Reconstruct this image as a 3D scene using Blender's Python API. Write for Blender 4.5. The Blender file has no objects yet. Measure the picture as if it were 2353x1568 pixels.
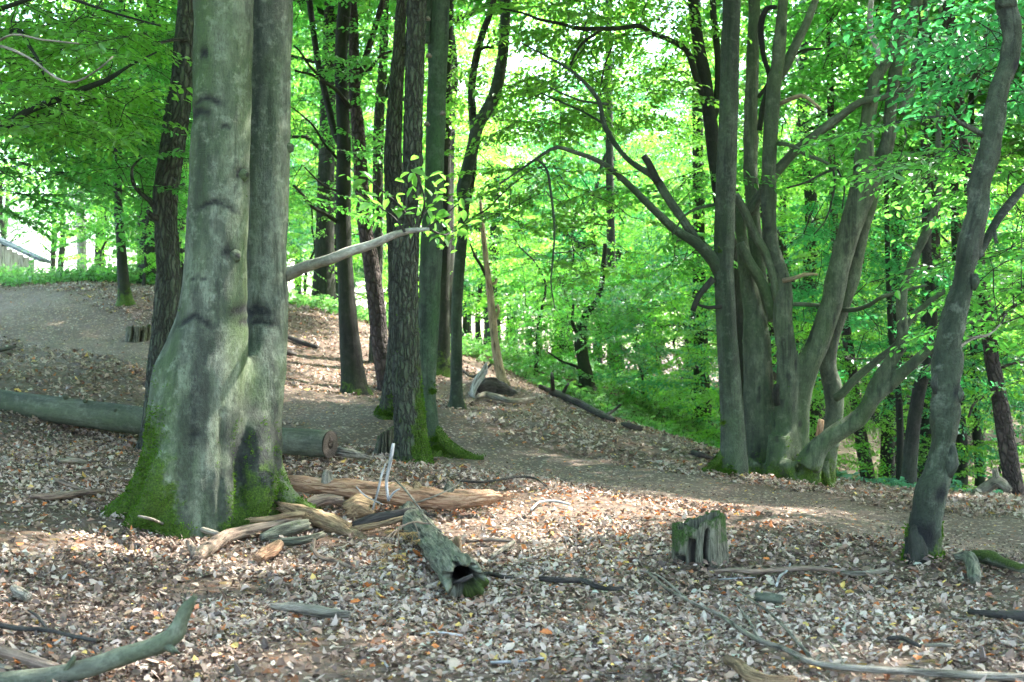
import bpy, math, random
import numpy as np
from mathutils import Vector

# ------------------------------------------------------------------ camera, sky, sun, exposure
SC = bpy.context.scene
COL = SC.collection
CAMH = 1.55
F = 2353 * 50 / 36.0           # focal length in units of a 2353-wide picture

cam = bpy.data.cameras.new('camera')
cam.lens = 50; cam.sensor_width = 36; cam.clip_start = 0.1; cam.clip_end = 2000
cam.dof.use_dof = True; cam.dof.focus_distance = 11.5; cam.dof.aperture_fstop = 4.0
camo = bpy.data.objects.new('camera', cam)
camo.location = (0, 0, CAMH); camo.rotation_euler = (math.radians(90), 0, 0)
COL.objects.link(camo); SC.camera = camo

SUN_AZ, SUN_EL = math.radians(62), math.radians(52)
S = np.array([math.cos(SUN_EL) * math.sin(SUN_AZ), math.cos(SUN_EL) * math.cos(SUN_AZ), math.sin(SUN_EL)])
W = bpy.data.worlds.new('World'); SC.world = W; W.use_nodes = True
nt = W.node_tree; nt.nodes.clear()
sky = nt.nodes.new('ShaderNodeTexSky'); sky.sky_type = 'NISHITA'; sky.sun_disc = False
sky.sun_elevation = SUN_EL; sky.sun_rotation = SUN_AZ; sky.air_density = 1.0; sky.dust_density = 2.0; sky.ozone_density = 1.0
bg = nt.nodes.new('ShaderNodeBackground'); bg.inputs[1].default_value = 0.15
wo = nt.nodes.new('ShaderNodeOutputWorld')
nt.links.new(sky.outputs[0], bg.inputs[0]); nt.links.new(bg.outputs[0], wo.inputs[0])
sl = bpy.data.lights.new('sun', 'SUN'); sl.energy = 2.7; sl.angle = math.radians(0.7); sl.color = (1.0, 0.975, 0.94)
so = bpy.data.objects.new('sun', sl); so.rotation_euler = Vector(tuple(-S)).to_track_quat('-Z', 'Y').to_euler()
so.location = (20, 10, 40); COL.objects.link(so)
SC.view_settings.view_transform = 'Standard'; SC.view_settings.look = 'None'
SC.view_settings.gamma = 1.0; SC.view_settings.use_curve_mapping = False
SC.view_settings.exposure = 3.72
SC.cycles.use_adaptive_sampling = True; SC.cycles.adaptive_threshold = 0.05
SC.cycles.max_bounces = 6; SC.cycles.diffuse_bounces = 4; SC.cycles.glossy_bounces = 2; SC.cycles.transmission_bounces = 4

RNG = np.random.default_rng(7)
random.seed(7)

# ------------------------------------------------------------------ small maths
def P(px, py, Y):
    return np.array([(px - 1176.5) / F * Y, Y, CAMH - (py - 784) / F * Y])

def _hash(ix, iy, iz):
    h = (ix * 374761393 + iy * 668265263 + iz * 2147483647) & 0xFFFFFFFF
    h = ((h ^ (h >> 13)) * 1274126177) & 0xFFFFFFFF
    h = h ^ (h >> 16)
    return (h & 0xFFFF) / 32767.5 - 1.0

def vnoise(p):
    p = np.asarray(p, float)
    i = np.floor(p).astype(np.int64); f = p - i
    u = f * f * (3 - 2 * f)
    r = 0
    for dx in (0, 1):
        wx = u[:, 0] if dx else 1 - u[:, 0]
        for dy in (0, 1):
            wy = u[:, 1] if dy else 1 - u[:, 1]
            for dz in (0, 1):
                wz = u[:, 2] if dz else 1 - u[:, 2]
                r = r + wx * wy * wz * _hash(i[:, 0] + dx, i[:, 1] + dy, i[:, 2] + dz)
    return r

def fbm(p, o=3):
    r = 0; a = 1.0; p = np.asarray(p, float)
    for k in range(o):
        r = r + a * vnoise(p + 17.3 * k); p = p * 2.03; a *= 0.5
    return r

def nrm(v):
    return v / np.maximum(np.linalg.norm(v, axis=-1, keepdims=True), 1e-9)

# ------------------------------------------------------------------ the lie of the land
CP = []
for px, py, Y in [(1610, 1297, 9.9), (2126, 1290, 10), (440, 1212, 11.4), (1400, 1165, 12.5), (1900, 1180, 12.5),
                  (1300, 1085, 15.5), (1700, 1140, 14), (2300, 1250, 11.5), (2200, 1143, 17), (2353, 1143, 17), (2600, 1143, 17), (1820, 1115, 17),
                  (1682, 1092, 16), (945, 1062, 15), (1000, 1045, 16), (897, 957, 17.5), (1050, 940, 19.5), (1158, 884, 24),
                  (815, 905, 22), (890, 900, 23), (1018, 868, 25), (348, 1055, 14.5), (0, 945, 15.5), (-250, 920, 15.5), (0, 1150, 11.5),
                  (0, 1050, 13), (0, 700, 28), (170, 780, 24), (340, 810, 22), (750, 950, 18), (600, 890, 20), (287, 697, 27),
                  (320, 780, 24), (0, 655, 32), (150, 650, 32), (700, 728, 27), (1090, 832, 28), (1200, 868, 30), (1350, 926, 30),
                  (1420, 975, 26), (1640, 1035, 21), (1617, 996, 33), (1500, 930, 35), (750, 1050, 14.2), (-300, 690, 28), (700, 1165, 12), (1050, 1150, 12.3)]:
    CP.append(P(px, py, Y))
for c in [(-4, 1, 0), (0, 1, 0), (4, 1, 0), (-3, 6.5, 0), (0, 6.5, 0), (3, 6.5, 0), (-8, 5, .25), (8, 5, -.1), (0, -8, 0), (-12, -8, .3), (12, -8, -.2),
          (6.5, 25, -1.7), (10, 30, -2.6), (9.5, 21, -1.1), (14, 16, -.6), (-40, 60, 4), (-20, 60, 3.6), (-14, 42, 3.0), (0, 60, 1.0), (20, 60, -2.2), (40, 60, -3.2),
          (-16, 24, 3.0), (-20, 12, 2.0), (20, 40, -3.0), (4, 44, 0.2), (-5, 40, 2.1), (25, 15, -1.2), (-30, 30, 4.0), (40, 20, -2.5)]:
    CP.append(np.array(c, float))
CP = np.array(CP)
def _tps_fit(c, lam=0.02):
    xy = c[:, :2]; n = len(c)
    d2 = ((xy[:, None] - xy[None]) ** 2).sum(-1)
    K = np.where(d2 > 0, 0.5 * d2 * np.log(np.maximum(d2, 1e-12)), 0) + lam * np.eye(n)
    Pm = np.c_[np.ones(n), xy]
    A = np.zeros((n + 3, n + 3)); A[:n, :n] = K; A[:n, n:] = Pm; A[n:, :n] = Pm.T
    b = np.zeros(n + 3); b[:n] = c[:, 2]
    return np.linalg.solve(A, b)
TW = _tps_fit(CP)
def gz(x, y):
    x = np.atleast_1d(np.asarray(x, float)); y = np.atleast_1d(np.asarray(y, float))
    xc = np.clip(x, -45, 45); yc = np.clip(y, -10, 66)
    out = np.empty(len(xc))
    for a in range(0, len(xc), 20000):
        xa, ya = xc[a:a + 20000], yc[a:a + 20000]
        d2 = (xa[:, None] - CP[None, :, 0]) ** 2 + (ya[:, None] - CP[None, :, 1]) ** 2
        out[a:a + 20000] = (0.5 * d2 * np.log(np.maximum(d2, 1e-12))) @ TW[:-3] + TW[-3] + TW[-2] * xa + TW[-1] * ya
    q = np.c_[x, y, np.zeros(len(x))]
    out = out + 0.045 * fbm(q * 0.55, 2) + 0.012 * fbm(q * 3.1, 2) + 0.012 * vnoise(q * 7.3)
    return out
def gz1(x, y):
    return float(gz([x], [y])[0])
def hit(px, py, lift=0.0, y0=4.5, y1=60):
    Ys = np.linspace(y0, y1, 900)
    X = (px - 1176.5) / F * Ys; Z = CAMH - (py - 784) / F * Ys
    d = Z - (gz(X, Ys) + lift)
    k = np.argmax(d < 0) if (d < 0).any() else len(Ys) - 1
    if k == 0: k = 1
    t = d[k - 1] / (d[k - 1] - d[k] + 1e-9)
    Y = Ys[k - 1] + np.clip(t, 0, 1) * (Ys[k] - Ys[k - 1])
    return P(px, py, Y)

# ------------------------------------------------------------------ object helpers
def tag(o, label=None, cat=None, group=None, kind=None):
    if label: o['label'] = label
    if cat: o['category'] = cat
    if group: o['group'] = group
    if kind: o['kind'] = kind
    return o

def thing(name, label, cat, loc, group=None):
    o = bpy.data.objects.new(name, None); COL.objects.link(o)
    o.location = tuple(loc); o.empty_display_size = 0.2
    return tag(o, label, cat, group)

def mesh(name, V, quads=None, tris=None, attrs=None, mats=(), mi=None, smooth=True):
    me = bpy.data.meshes.new(name)
    q = np.zeros((0, 4), np.int64) if quads is None else np.asarray(quads, np.int64).reshape(-1, 4)
    t = np.zeros((0, 3), np.int64) if tris is None else np.asarray(tris, np.int64).reshape(-1, 3)
    V = np.asarray(V, np.float32)
    me.vertices.add(len(V)); me.vertices.foreach_set('co', V.ravel())
    nl = q.size + t.size
    me.loops.add(nl); me.loops.foreach_set('vertex_index', np.r_[q.ravel(), t.ravel()].astype(np.int32))
    npoly = len(q) + len(t)
    me.polygons.add(npoly)
    ls = np.r_[np.arange(len(q)) * 4, q.size + np.arange(len(t)) * 3].astype(np.int32)
    me.polygons.foreach_set('loop_start', ls)
    if mi is not None: me.polygons.foreach_set('material_index', np.asarray(mi, np.int32))
    me.polygons.foreach_set('use_smooth', np.full(npoly, smooth))
    for m in mats: me.materials.append(m)
    me.update(calc_edges=True)
    for k, a in (attrs or {}).items():
        a = np.asarray(a, np.float32)
        if a.ndim == 2:
            at = me.attributes.new(k, 'FLOAT_VECTOR', 'POINT'); at.data.foreach_set('vector', a.ravel())
        else:
            at = me.attributes.new(k, 'FLOAT', 'POINT'); at.data.foreach_set('value', a)
    return me

def put(name, me, parent=None, loc=(0, 0, 0)):
    o = bpy.data.objects.new(name, me); COL.objects.link(o)
    o.location = tuple(loc)
    if parent is not None: o.parent = parent
    return o

def part(name, g, mats, parent, org, smooth=True):
    """g = geometry dict in world space; becomes a child mesh of parent whose world origin is org"""
    return put(name, mesh(name, g['V'] - np.asarray(org), g.get('Q'), g.get('T'), g.get('A'), mats, g.get('mi'), smooth), parent)

def solo(name, g, mats, label=None, cat=None, group=None, kind=None, smooth=True, org=None):
    if org is None:
        org = np.array([g['V'][:, 0].mean(), g['V'][:, 1].mean(), g['V'][:, 2].min()])
    o = put(name, mesh(name, g['V'] - org, g.get('Q'), g.get('T'), g.get('A'), mats, g.get('mi'), smooth), None, org)
    return tag(o, label, cat, group, kind)

def merge(gs):
    V = []; Q = []; T = []; A = {}; n = 0
    keys = set().union(*[g.get('A', {}).keys() for g in gs])
    for g in gs:
        V.append(g['V'])
        if g.get('Q') is not None and len(g['Q']): Q.append(np.asarray(g['Q']) + n)
        if g.get('T') is not None and len(g['T']): T.append(np.asarray(g['T']) + n)
        for k in keys:
            a = g.get('A', {}).get(k)
            if a is None: a = np.zeros((len(g['V']), 3)) if k == 'gc' else np.zeros(len(g['V']))
            A.setdefault(k, []).append(a)
        n += len(g['V'])
    return dict(V=np.concatenate(V), Q=np.concatenate(Q) if Q else None, T=np.concatenate(T) if T else None,
                A={k: np.concatenate(v) for k, v in A.items()})

# ------------------------------------------------------------------ swept stems
def resample(pts, rad, step):
    pts = np.asarray(pts, float); rad = np.asarray(rad, float)
    n = len(pts)
    if n == 2: ext = np.vstack([2 * pts[0] - pts[1], pts, 2 * pts[1] - pts[0]])
    else: ext = np.vstack([2 * pts[0] - pts[1], pts, 2 * pts[-1] - pts[-2]])
    rx = np.r_[rad[0], rad, rad[-1]]
    op = []; orr = []
    for i in range(1, n):
        p0, p1, p2, p3 = ext[i - 1], ext[i], ext[i + 1], ext[i + 2]
        L = np.linalg.norm(p2 - p1); k = max(1, int(math.ceil(L / step)))
        t = np.arange(k) / k
        t = t[:, None]
        c = 0.5 * ((2 * p1) + (-p0 + p2) * t + (2 * p0 - 5 * p1 + 4 * p2 - p3) * t ** 2 + (-p0 + 3 * p1 - 3 * p2 + p3) * t ** 3)
        op.append(c)
        u = t[:, 0] * t[:, 0] * (3 - 2 * t[:, 0])
        orr.append(rx[i] * (1 - u) + rx[i + 1] * u)
    op.append(pts[-1:]); orr.append(rad[-1:])
    return np.concatenate(op), np.concatenate(orr)

def sweep(pts, rad, nseg=12, step=0.12, rough=0.05, rf=5.0, seed=0, furrow=0.0, ff=30.0, lobes=None, lump=0.0, jag0=0.0, jag1=0.0, plates=0.0):
    C, R = resample(pts, rad, step)
    n = len(C)
    Tn = nrm(np.gradient(C, axis=0)) if n > 1 else np.array([[0, 0, 1.]])
    up = np.array([0, -1., 0]) if abs(Tn[0][1]) < 0.9 else np.array([1., 0, 0])
    a = nrm(np.cross(Tn[0], up)); U = np.empty((n, 3)); U[0] = a
    for i in range(1, n):
        v = U[i - 1] - Tn[i] * np.dot(U[i - 1], Tn[i]); U[i] = v / (np.linalg.norm(v) + 1e-9)
    Wd = np.cross(Tn, U)
    s = np.r_[0, np.cumsum(np.linalg.norm(np.diff(C, axis=0), axis=1))]
    th = np.arange(nseg) / nseg * 2 * math.pi
    cx, sx = np.cos(th), np.sin(th)
    Rm = np.repeat(R[:, None], nseg, 1); Sm = np.repeat(s[:, None], nseg, 1)
    gcb = np.stack([cx[None] * Rm, sx[None] * Rm, Sm], -1)
    off = np.array([seed * 3.7, seed * 1.9, seed * 5.3])
    fl = gcb.reshape(-1, 3)
    k = np.ones(n * nseg)
    if rough: k += rough * fbm(fl * np.array([rf, rf, rf * 0.5]) + off, 3)
    if lump: k += lump * (vnoise(fl * np.array([7, 7, 4.5]) + off * 2) + .5 * vnoise(fl * np.array([15, 15, 10.0]) + off))
    if plates: k += plates * (np.round(vnoise(fl / Rm.ravel().mean() * np.array([1.6, 1.6, .12]) + off) * 2.5) / 2.5 + .4 * np.round(vnoise(fl / Rm.ravel().mean() * np.array([4, 4, .25]) + off) * 2) / 2)
    Rr = Rm.ravel() * k
    if furrow:
        w = fl + 0.02 * np.stack([vnoise(fl * 9 + 5), vnoise(fl * 9 + 9), np.zeros(len(fl))], 1)
        rn = np.abs(vnoise(w * np.array([ff, ff, ff * 0.22]) + off)) + 0.5 * np.abs(vnoise(w * np.array([ff * 2, ff * 2, ff * 0.5]) + off))
        Rr = Rr + furrow * (np.minimum(rn, 0.8) - 0.4)
    if lobes:
        nl, amp, hh = lobes
        e = np.exp(-Sm.ravel() / hh)
        ang = np.tile(th, n)
        Rr = Rr * (1 + amp * e * (0.5 + 0.5 * np.cos(nl * ang + seed * 1.3 + 1.1 * np.sin(2 * ang + seed))) ** 1.5)
    Rr = Rr.reshape(n, nseg)
    V = C[:, None] + U[:, None] * (cx[None] * Rr)[..., None] + Wd[:, None] * (sx[None] * Rr)[..., None]
    if jag0: V[0] += Tn[0] * (jag0 * R[0] * (fbm(np.c_[cx * 2, sx * 2, np.full(nseg, seed + .5)] * 1.7, 3)))[:, None]
    if jag1: V[-1] += Tn[-1] * (jag1 * R[-1] * (fbm(np.c_[cx * 2, sx * 2, np.full(nseg, seed + 3.5)] * 1.7, 3)))[:, None]
    i = np.arange(n - 1)[:, None] * nseg; j = np.arange(nseg)[None]; j2 = (j + 1) % nseg
    Q = np.stack([i + j, i + j2, i + nseg + j2, i + nseg + j], -1).reshape(-1, 4)
    V = V.reshape(-1, 3)
    nv = len(V)
    V = np.vstack([V, C[0], C[-1]])
    jj = np.arange(nseg); jn = (jj + 1) % nseg
    T = np.vstack([np.stack([np.full(nseg, nv), jn, jj], 1), np.stack([np.full(nseg, nv + 1), (n - 1) * nseg + jj, (n - 1) * nseg + jn], 1)])
    gc = np.vstack([fl, [0, 0, 0], [0, 0, s[-1]]]) + off
    return dict(V=V, Q=Q, T=T, A=dict(gc=gc), C=C, R=R, s=s, nside=nseg, ncap=len(T))

def splinters(g, n, length, seed):
    """torn fibres at both ends and along a broken piece, joined to it"""
    r = np.random.default_rng(seed); C, R = g['C'], g['R']; m = len(C); a = []; b = []; ra = []
    for k in range(n):
        i = (int(r.integers(0, max(1, m // 5))), int(r.integers(m - max(1, m // 5), m)), int(r.integers(0, m)))[k % 3]
        tn = nrm(C[min(i + 1, m - 1)] - C[max(i - 1, 0)]) * (-1 if i < m / 2 else 1)
        o = r.normal(0, 1, 3); o = nrm(o - tn * (o @ tn)) * R[i] * (.55 + .4 * r.random())
        d = nrm(tn + r.normal(0, .16, 3)); L = length * (.4 + .9 * r.random())
        a.append(C[i] + o - d * L * .3); b.append(C[i] + o + d * L * .7); ra.append(.0035 + .006 * r.random())
    p = prisms(np.array(a), np.array(b), np.array(ra), np.array(ra) * .15)
    o_ = merge([dict(V=g['V'], Q=g['Q'], T=g['T'], A=g['A']), p]); o_['C'] = C; o_['R'] = R
    return o_

def prisms(a, b, ra, rb):
    """three-sided twig segments"""
    a = np.asarray(a); b = np.asarray(b); n = len(a)
    d = nrm(b - a)
    h = np.where(np.abs(d[:, 2:3]) > 0.9, np.array([[1., 0, 0]]), np.array([[0, 0, 1.]]))
    u = nrm(np.cross(d, h)); w = np.cross(d, u)
    V = np.empty((n, 6, 3))
    for k in range(3):
        c, s_ = math.cos(k * 2.0944), math.sin(k * 2.0944)
        o = u * c + w * s_
        V[:, k] = a + o * np.reshape(ra, (-1, 1)); V[:, 3 + k] = b + o * np.reshape(rb, (-1, 1))
    base = np.arange(n)[:, None, None] * 6
    Q = base + np.array([[0, 1, 4, 3], [1, 2, 5, 4], [2, 0, 3, 5]])[None]
    V = V.reshape(-1, 3)
    return dict(V=V, Q=Q.reshape(-1, 4), T=None, A=dict(gc=V.copy()))

def fuse(tubes, voxel, smooth=6):
    g = merge(tubes)
    me = mesh('tmp', g['V'], g['Q'], g['T'])
    o = bpy.data.objects.new('tmp', me); COL.objects.link(o)
    m = o.modifiers.new('r', 'REMESH'); m.mode = 'VOXEL'; m.voxel_size = voxel; m.adaptivity = 0
    s_ = o.modifiers.new('s', 'SMOOTH'); s_.factor = 0.5; s_.iterations = smooth
    dg = bpy.context.evaluated_depsgraph_get(); dg.update()
    ev = bpy.data.meshes.new_from_object(o.evaluated_get(dg))
    n = len(ev.vertices); V = np.empty(n * 3, np.float32); ev.vertices.foreach_get('co', V); V = V.reshape(-1, 3).astype(float)
    N = np.empty(n * 3, np.float32); ev.vertices.foreach_get('normal', N); N = N.reshape(-1, 3).astype(float)
    L = np.empty(len(ev.loops), np.int32); ev.loops.foreach_get('vertex_index', L)
    tot = np.empty(len(ev.polygons), np.int32); ev.polygons.foreach_get('loop_total', tot)
    st = np.empty(len(ev.polygons), np.int32); ev.polygons.foreach_get('loop_start', st)
    Q = L[st[tot == 4][:, None] + np.arange(4)] if (tot == 4).any() else None
    T = L[st[tot == 3][:, None] + np.arange(3)] if (tot == 3).any() else None
    COL.objects.unlink(o); bpy.data.objects.remove(o); bpy.data.meshes.remove(me); bpy.data.meshes.remove(ev)
    return dict(V=V, Q=Q, T=T, N=N, A=dict(gc=V.copy()))

# ------------------------------------------------------------------ materials
class NT:
    def __init__(s, name):
        s.m = bpy.data.materials.new(name); s.m.use_nodes = True
        s.t = s.m.node_tree; s.t.nodes.clear()
        s.out = s.n('ShaderNodeOutputMaterial')
    def n(s, typ, **kw):
        x = s.t.nodes.new(typ)
        for k, v in kw.items(): setattr(x, k, v)
        return x
    def l(s, a, b): s.t.links.new(a, b)
    def set(s, sock, v):
        if isinstance(v, bpy.types.NodeSocket): s.l(v, sock)
        elif isinstance(v, (tuple, list)) and len(v) == 3 and sock.type == 'RGBA': sock.default_value = (*v, 1)
        else: sock.default_value = v
    def attr(s, nm, out='Fac'):
        a = s.n('ShaderNodeAttribute', attribute_name=nm); return a.outputs[out]
    def scale(s, vec, sc):
        m = s.n('ShaderNodeMapping'); s.l(vec, m.inputs['Vector']); m.inputs['Scale'].default_value = sc; return m.outputs[0]
    def noise(s, vec, sc, det=4, rough=0.55, dist=0):
        x = s.n('ShaderNodeTexNoise'); s.l(vec, x.inputs['Vector']); x.inputs['Scale'].default_value = sc
        x.inputs['Detail'].default_value = det; x.inputs['Roughness'].default_value = rough; x.inputs['Distortion'].default_value = dist
        return x.outputs['Fac']
    def vor(s, vec, sc, feat='F1', out='Distance', rnd=1.0):
        x = s.n('ShaderNodeTexVoronoi', feature=feat); s.l(vec, x.inputs['Vector']); x.inputs['Scale'].default_value = sc
        x.inputs['Randomness'].default_value = rnd
        return x.outputs[out]
    def mix(s, f, a, b):
        x = s.n('ShaderNodeMix', data_type='RGBA'); s.set(x.inputs[0], f); s.set(x.inputs[6], a); s.set(x.inputs[7], b); return x.outputs[2]
    def mr(s, v, a, b, c=0.0, d=1.0):
        x = s.n('ShaderNodeMapRange'); s.set(x.inputs[0], v)
        for i, q in enumerate((a, b, c, d)): x.inputs[i + 1].default_value = q
        return x.outputs[0]
    def ma(s, op, a, b=0.0):
        x = s.n('ShaderNodeMath', operation=op); s.set(x.inputs[0], a); s.set(x.inputs[1], b); return x.outputs[0]
    def ramp(s, v, stops, const=False):
        x = s.n('ShaderNodeValToRGB'); s.set(x.inputs[0], v); e = x.color_ramp
        if const: e.interpolation = 'CONSTANT'
        while len(e.elements) < len(stops): e.elements.new(0.5)
        for k, (p, c) in enumerate(stops): e.elements[k].position = p; e.elements[k].color = (*c, 1)
        return x.outputs[0]
    def pbsdf(s, col, rough=0.8, bump=None, bs=0.3, bd=0.02, spec=0.3, link=True):
        b = s.n('ShaderNodeBsdfPrincipled'); s.set(b.inputs['Base Color'], col); s.set(b.inputs['Roughness'], rough)
        b.inputs['Specular IOR Level'].default_value = spec
        if bump is not None:
            u = s.n('ShaderNodeBump'); u.inputs['Strength'].default_value = bs; u.inputs['Distance'].default_value = bd
            s.l(bump, u.inputs['Height']); s.l(u.outputs[0], b.inputs['Normal'])
        if link: s.l(b.outputs[0], s.out.inputs[0])
        return b

def m_bark(name, light, dark, green, gamt=0.4, furrow=None, lines=0.0, lichen=0.3, rough=0.85, crackcol=(0.012, 0.010, 0.008), bs=0.5):
    N = NT(name); gc = N.attr('gc', 'Vector')
    n1 = N.noise(N.scale(gc, (1, 1, 0.35)), 3.0, 6, 0.6)
    col = N.mix(N.mr(n1, 0.38, 0.62), dark, light)
    n0 = N.noise(N.scale(gc, (1, 1, 0.5)), 13.0, 6, 0.65)
    col = N.mix(N.mr(n0, 0.36, 0.60, 0.6, 0), col, tuple(c * 0.55 for c in dark))
    st = N.noise(N.scale(gc, (1, 1, 0.07)), 13.0, 6, 0.65)
    col = N.mix(N.mr(st, 0.50, 0.66, 0, 0.8), col, tuple(c * 0.35 for c in dark))
    gn = N.noise(N.scale(gc, (1, 1, 0.3)), 2.2, 4, 0.6)
    col = N.mix(N.mr(gn, 0.42, 0.66, 0, gamt), col, green)
    ln = N.noise(gc, 8.0, 6, 0.7)
    col = N.mix(N.mr(ln, 0.52, 0.68, 0, lichen), col, tuple(min(1, c * 1.7 + 0.03) for c in light))
    hf = N.noise(N.scale(gc, (1, 1, 0.45)), 55.0, 6, 0.75)
    hgt = N.ma('ADD', N.ma('MULTIPLY', hf, 1.8), N.ma('MULTIPLY', st, 1.0))
    col = N.mix(N.mr(hf, 0.36, 0.52, 0.5, 0), col, tuple(c * 0.5 for c in dark))
    if lines:
        li = N.noise(N.scale(gc, (0.8, 0.8, 9)), 6.0, 4, 0.6)
        f = N.mr(li, 0.56, 0.74)
        col = N.mix(N.ma('MULTIPLY', f, lines * 0.55), col, tuple(c * 0.55 for c in dark))
        hgt = N.ma('ADD', hgt, N.ma('MULTIPLY', f, -0.25))
    if furrow:
        sx, sz = furrow
        wv = N.n('ShaderNodeVectorMath', operation='ADD')
        nz = N.n('ShaderNodeTexNoise'); N.l(gc, nz.inputs['Vector']); nz.inputs['Scale'].default_value = 14
        sc_ = N.n('ShaderNodeVectorMath', operation='SCALE'); N.l(nz.outputs['Color'], sc_.inputs[0]); sc_.inputs['Scale'].default_value = 0.05
        N.l(gc, wv.inputs[0]); N.l(sc_.outputs[0], wv.inputs[1])
        e = N.vor(N.scale(wv.outputs[0], (sx, sx, sz)), 1.0, 'DISTANCE_TO_EDGE')
        f = N.mr(e, 0.0, 0.22)
        col = N.mix(f, crackcol, col)
        cr = N.vor(N.scale(wv.outputs[0], (sx, sx, sz)), 1.0, 'F1', 'Color')
        col = N.mix(0.25, col, N.mix(N.ma('MULTIPLY', cr, 0.8), tuple(c * 0.5 for c in dark), tuple(min(1, c * 1.4) for c in light)))
        hgt = N.ma('ADD', N.ma('MULTIPLY', hgt, 0.4), N.ma('MULTIPLY', f, 1.6))
    sc2 = N.attr('scar')
    col = N.mix(N.ma('MULTIPLY', sc2, N.mr(N.noise(gc, 30, 3), 0.3, 0.55, 0.75, 1.0)), col, (0.010, 0.010, 0.009))
    mo = N.attr('moss')
    mn = N.noise(gc, 9.0, 5, 0.65)
    mf = N.mr(N.ma('ADD', mo, N.ma('MULTIPLY', N.ma('SUBTRACT', mn, 0.5), 1.3)), 0.42, 0.62)
    fine = N.noise(gc, 70.0, 4, 0.7)
    mc = N.mix(N.mr(fine, 0.35, 0.65), (0.014, 0.034, 0.004), (0.085, 0.140, 0.012))
    col = N.mix(mf, col, mc)
    hgt = N.ma('ADD', hgt, N.ma('MULTIPLY', N.ma('MULTIPLY', fine, mf), 1.5))
    N.pbsdf(col, rough, hgt, bs, 0.02, 0.25)
    return N.m

def m_wood(name, a, b, c, grain=60.0, rough=0.8, bs=0.6, mosscol=(0.07, 0.12, 0.02), endrings=False):
    N = NT(name); gc = N.attr('gc', 'Vector')
    g1 = N.noise(N.scale(gc, (1, 1, 0.06)), grain * 2.6, 6, 0.7)
    g2 = N.noise(N.scale(gc, (1, 1, 0.25)), 16.0, 6, 0.65)
    col = N.mix(N.mr(g1, 0.38, 0.62), a, b)
    col = N.mix(N.mr(g2, 0.45, 0.7), col, c)
    g3 = N.noise(N.scale(gc, (1, 1, 0.12)), grain * 0.9, 5, 0.65)
    col = N.mix(N.mr(g3, 0.50, 0.64, 0, 0.85), col, tuple(v * 0.28 for v in a))
    mo = N.attr('moss'); mn = N.noise(gc, 14.0, 5, 0.65)
    mf = N.mr(N.ma('ADD', mo, N.ma('MULTIPLY', N.ma('SUBTRACT', mn, 0.5), 1.4)), 0.45, 0.65)
    fine = N.noise(gc, 80.0, 4, 0.7)
    col = N.mix(mf, col, N.mix(N.mr(fine, 0.35, 0.65), tuple(v * 0.3 for v in mosscol), mosscol))
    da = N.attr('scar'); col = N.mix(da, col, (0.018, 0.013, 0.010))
    N.pbsdf(col, rough, N.ma('ADD', N.ma('ADD', N.ma('MULTIPLY', g1, 1.0), N.ma('MULTIPLY', g3, -1.5)), fine), min(1.0, bs * 1.3), 0.02, 0.2)
    return N.m

def m_leaf(name, refl, trans, tw=0.45, var=0.35, rough=0.42, spec=0.5, yellow=(0.25, 0.28, 0.02)):
    N = NT(name)
    lv = N.attr('lv')
    oi = N.n('ShaderNodeObjectInfo')
    v = N.ma('ADD', N.ma('MULTIPLY', lv, 0.7), N.ma('MULTIPLY', oi.outputs['Random'], 0.3))
    def tone(c):
        lo = tuple(x * (1 - var) for x in c); hi = tuple(min(1, x * (1 + var)) for x in c)
        return N.mix(v, lo, hi)
    rc = N.mix(N.mr(lv, 0.93, 0.97, 0, 0.6), tone(refl), tuple(x * 0.4 for x in yellow))
    tc = N.mix(N.mr(lv, 0.93, 0.97, 0, 0.6), tone(trans), yellow)
    b = N.pbsdf(rc, rough, None, spec=spec, link=False)
    tr = N.n('ShaderNodeBsdfTranslucent'); N.set(tr.inputs[0], tc)
    mx = N.n('ShaderNodeMixShader'); mx.inputs[0].default_value = tw
    N.l(b.outputs[0], mx.inputs[1]); N.l(tr.outputs[0], mx.inputs[2]); N.l(mx.outputs[0], N.out.inputs[0])
    return N.m

LITTER = [(0.0, (0.360, 0.268, 0.195)), (0.17, (0.160, 0.103, 0.070)), (0.29, (0.385, 0.300, 0.232)), (0.41, (0.245, 0.168, 0.118)),
          (0.55, (0.330, 0.252, 0.196)), (0.67, (0.070, 0.046, 0.033)), (0.765, (0.455, 0.365, 0.285)), (0.80, (0.295, 0.185, 0.118)), (0.905, (0.42, 0.130, 0.030)),
          (0.925, (0.52, 0.35, 0.09)), (0.945, (0.38, 0.38, 0.29)), (0.96, (0.23, 0.080, 0.032))]
def m_litter(name):
    N = NT(name); lv = N.attr('lv')
    g = N.n('ShaderNodeNewGeometry')
    col = N.ramp(lv, LITTER, True)
    tx = N.noise(g.outputs['Position'], 60.0, 3, 0.6)
    col = N.mix(N.mr(tx, 0.3, 0.7, 0, 0.45), col, N.mix(0.5, col, (0.10, 0.065, 0.045)))
    b = N.pbsdf(col, 0.55, None, spec=0.3, link=False)
    tr = N.n('ShaderNodeBsdfTranslucent'); N.set(tr.inputs[0], col)
    mx = N.n('ShaderNodeMixShader'); mx.inputs[0].default_value = 0.12
    N.l(b.outputs[0], mx.inputs[1]); N.l(tr.outputs[0], mx.inputs[2]); N.l(mx.outputs[0], N.out.inputs[0])
    return N.m

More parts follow.
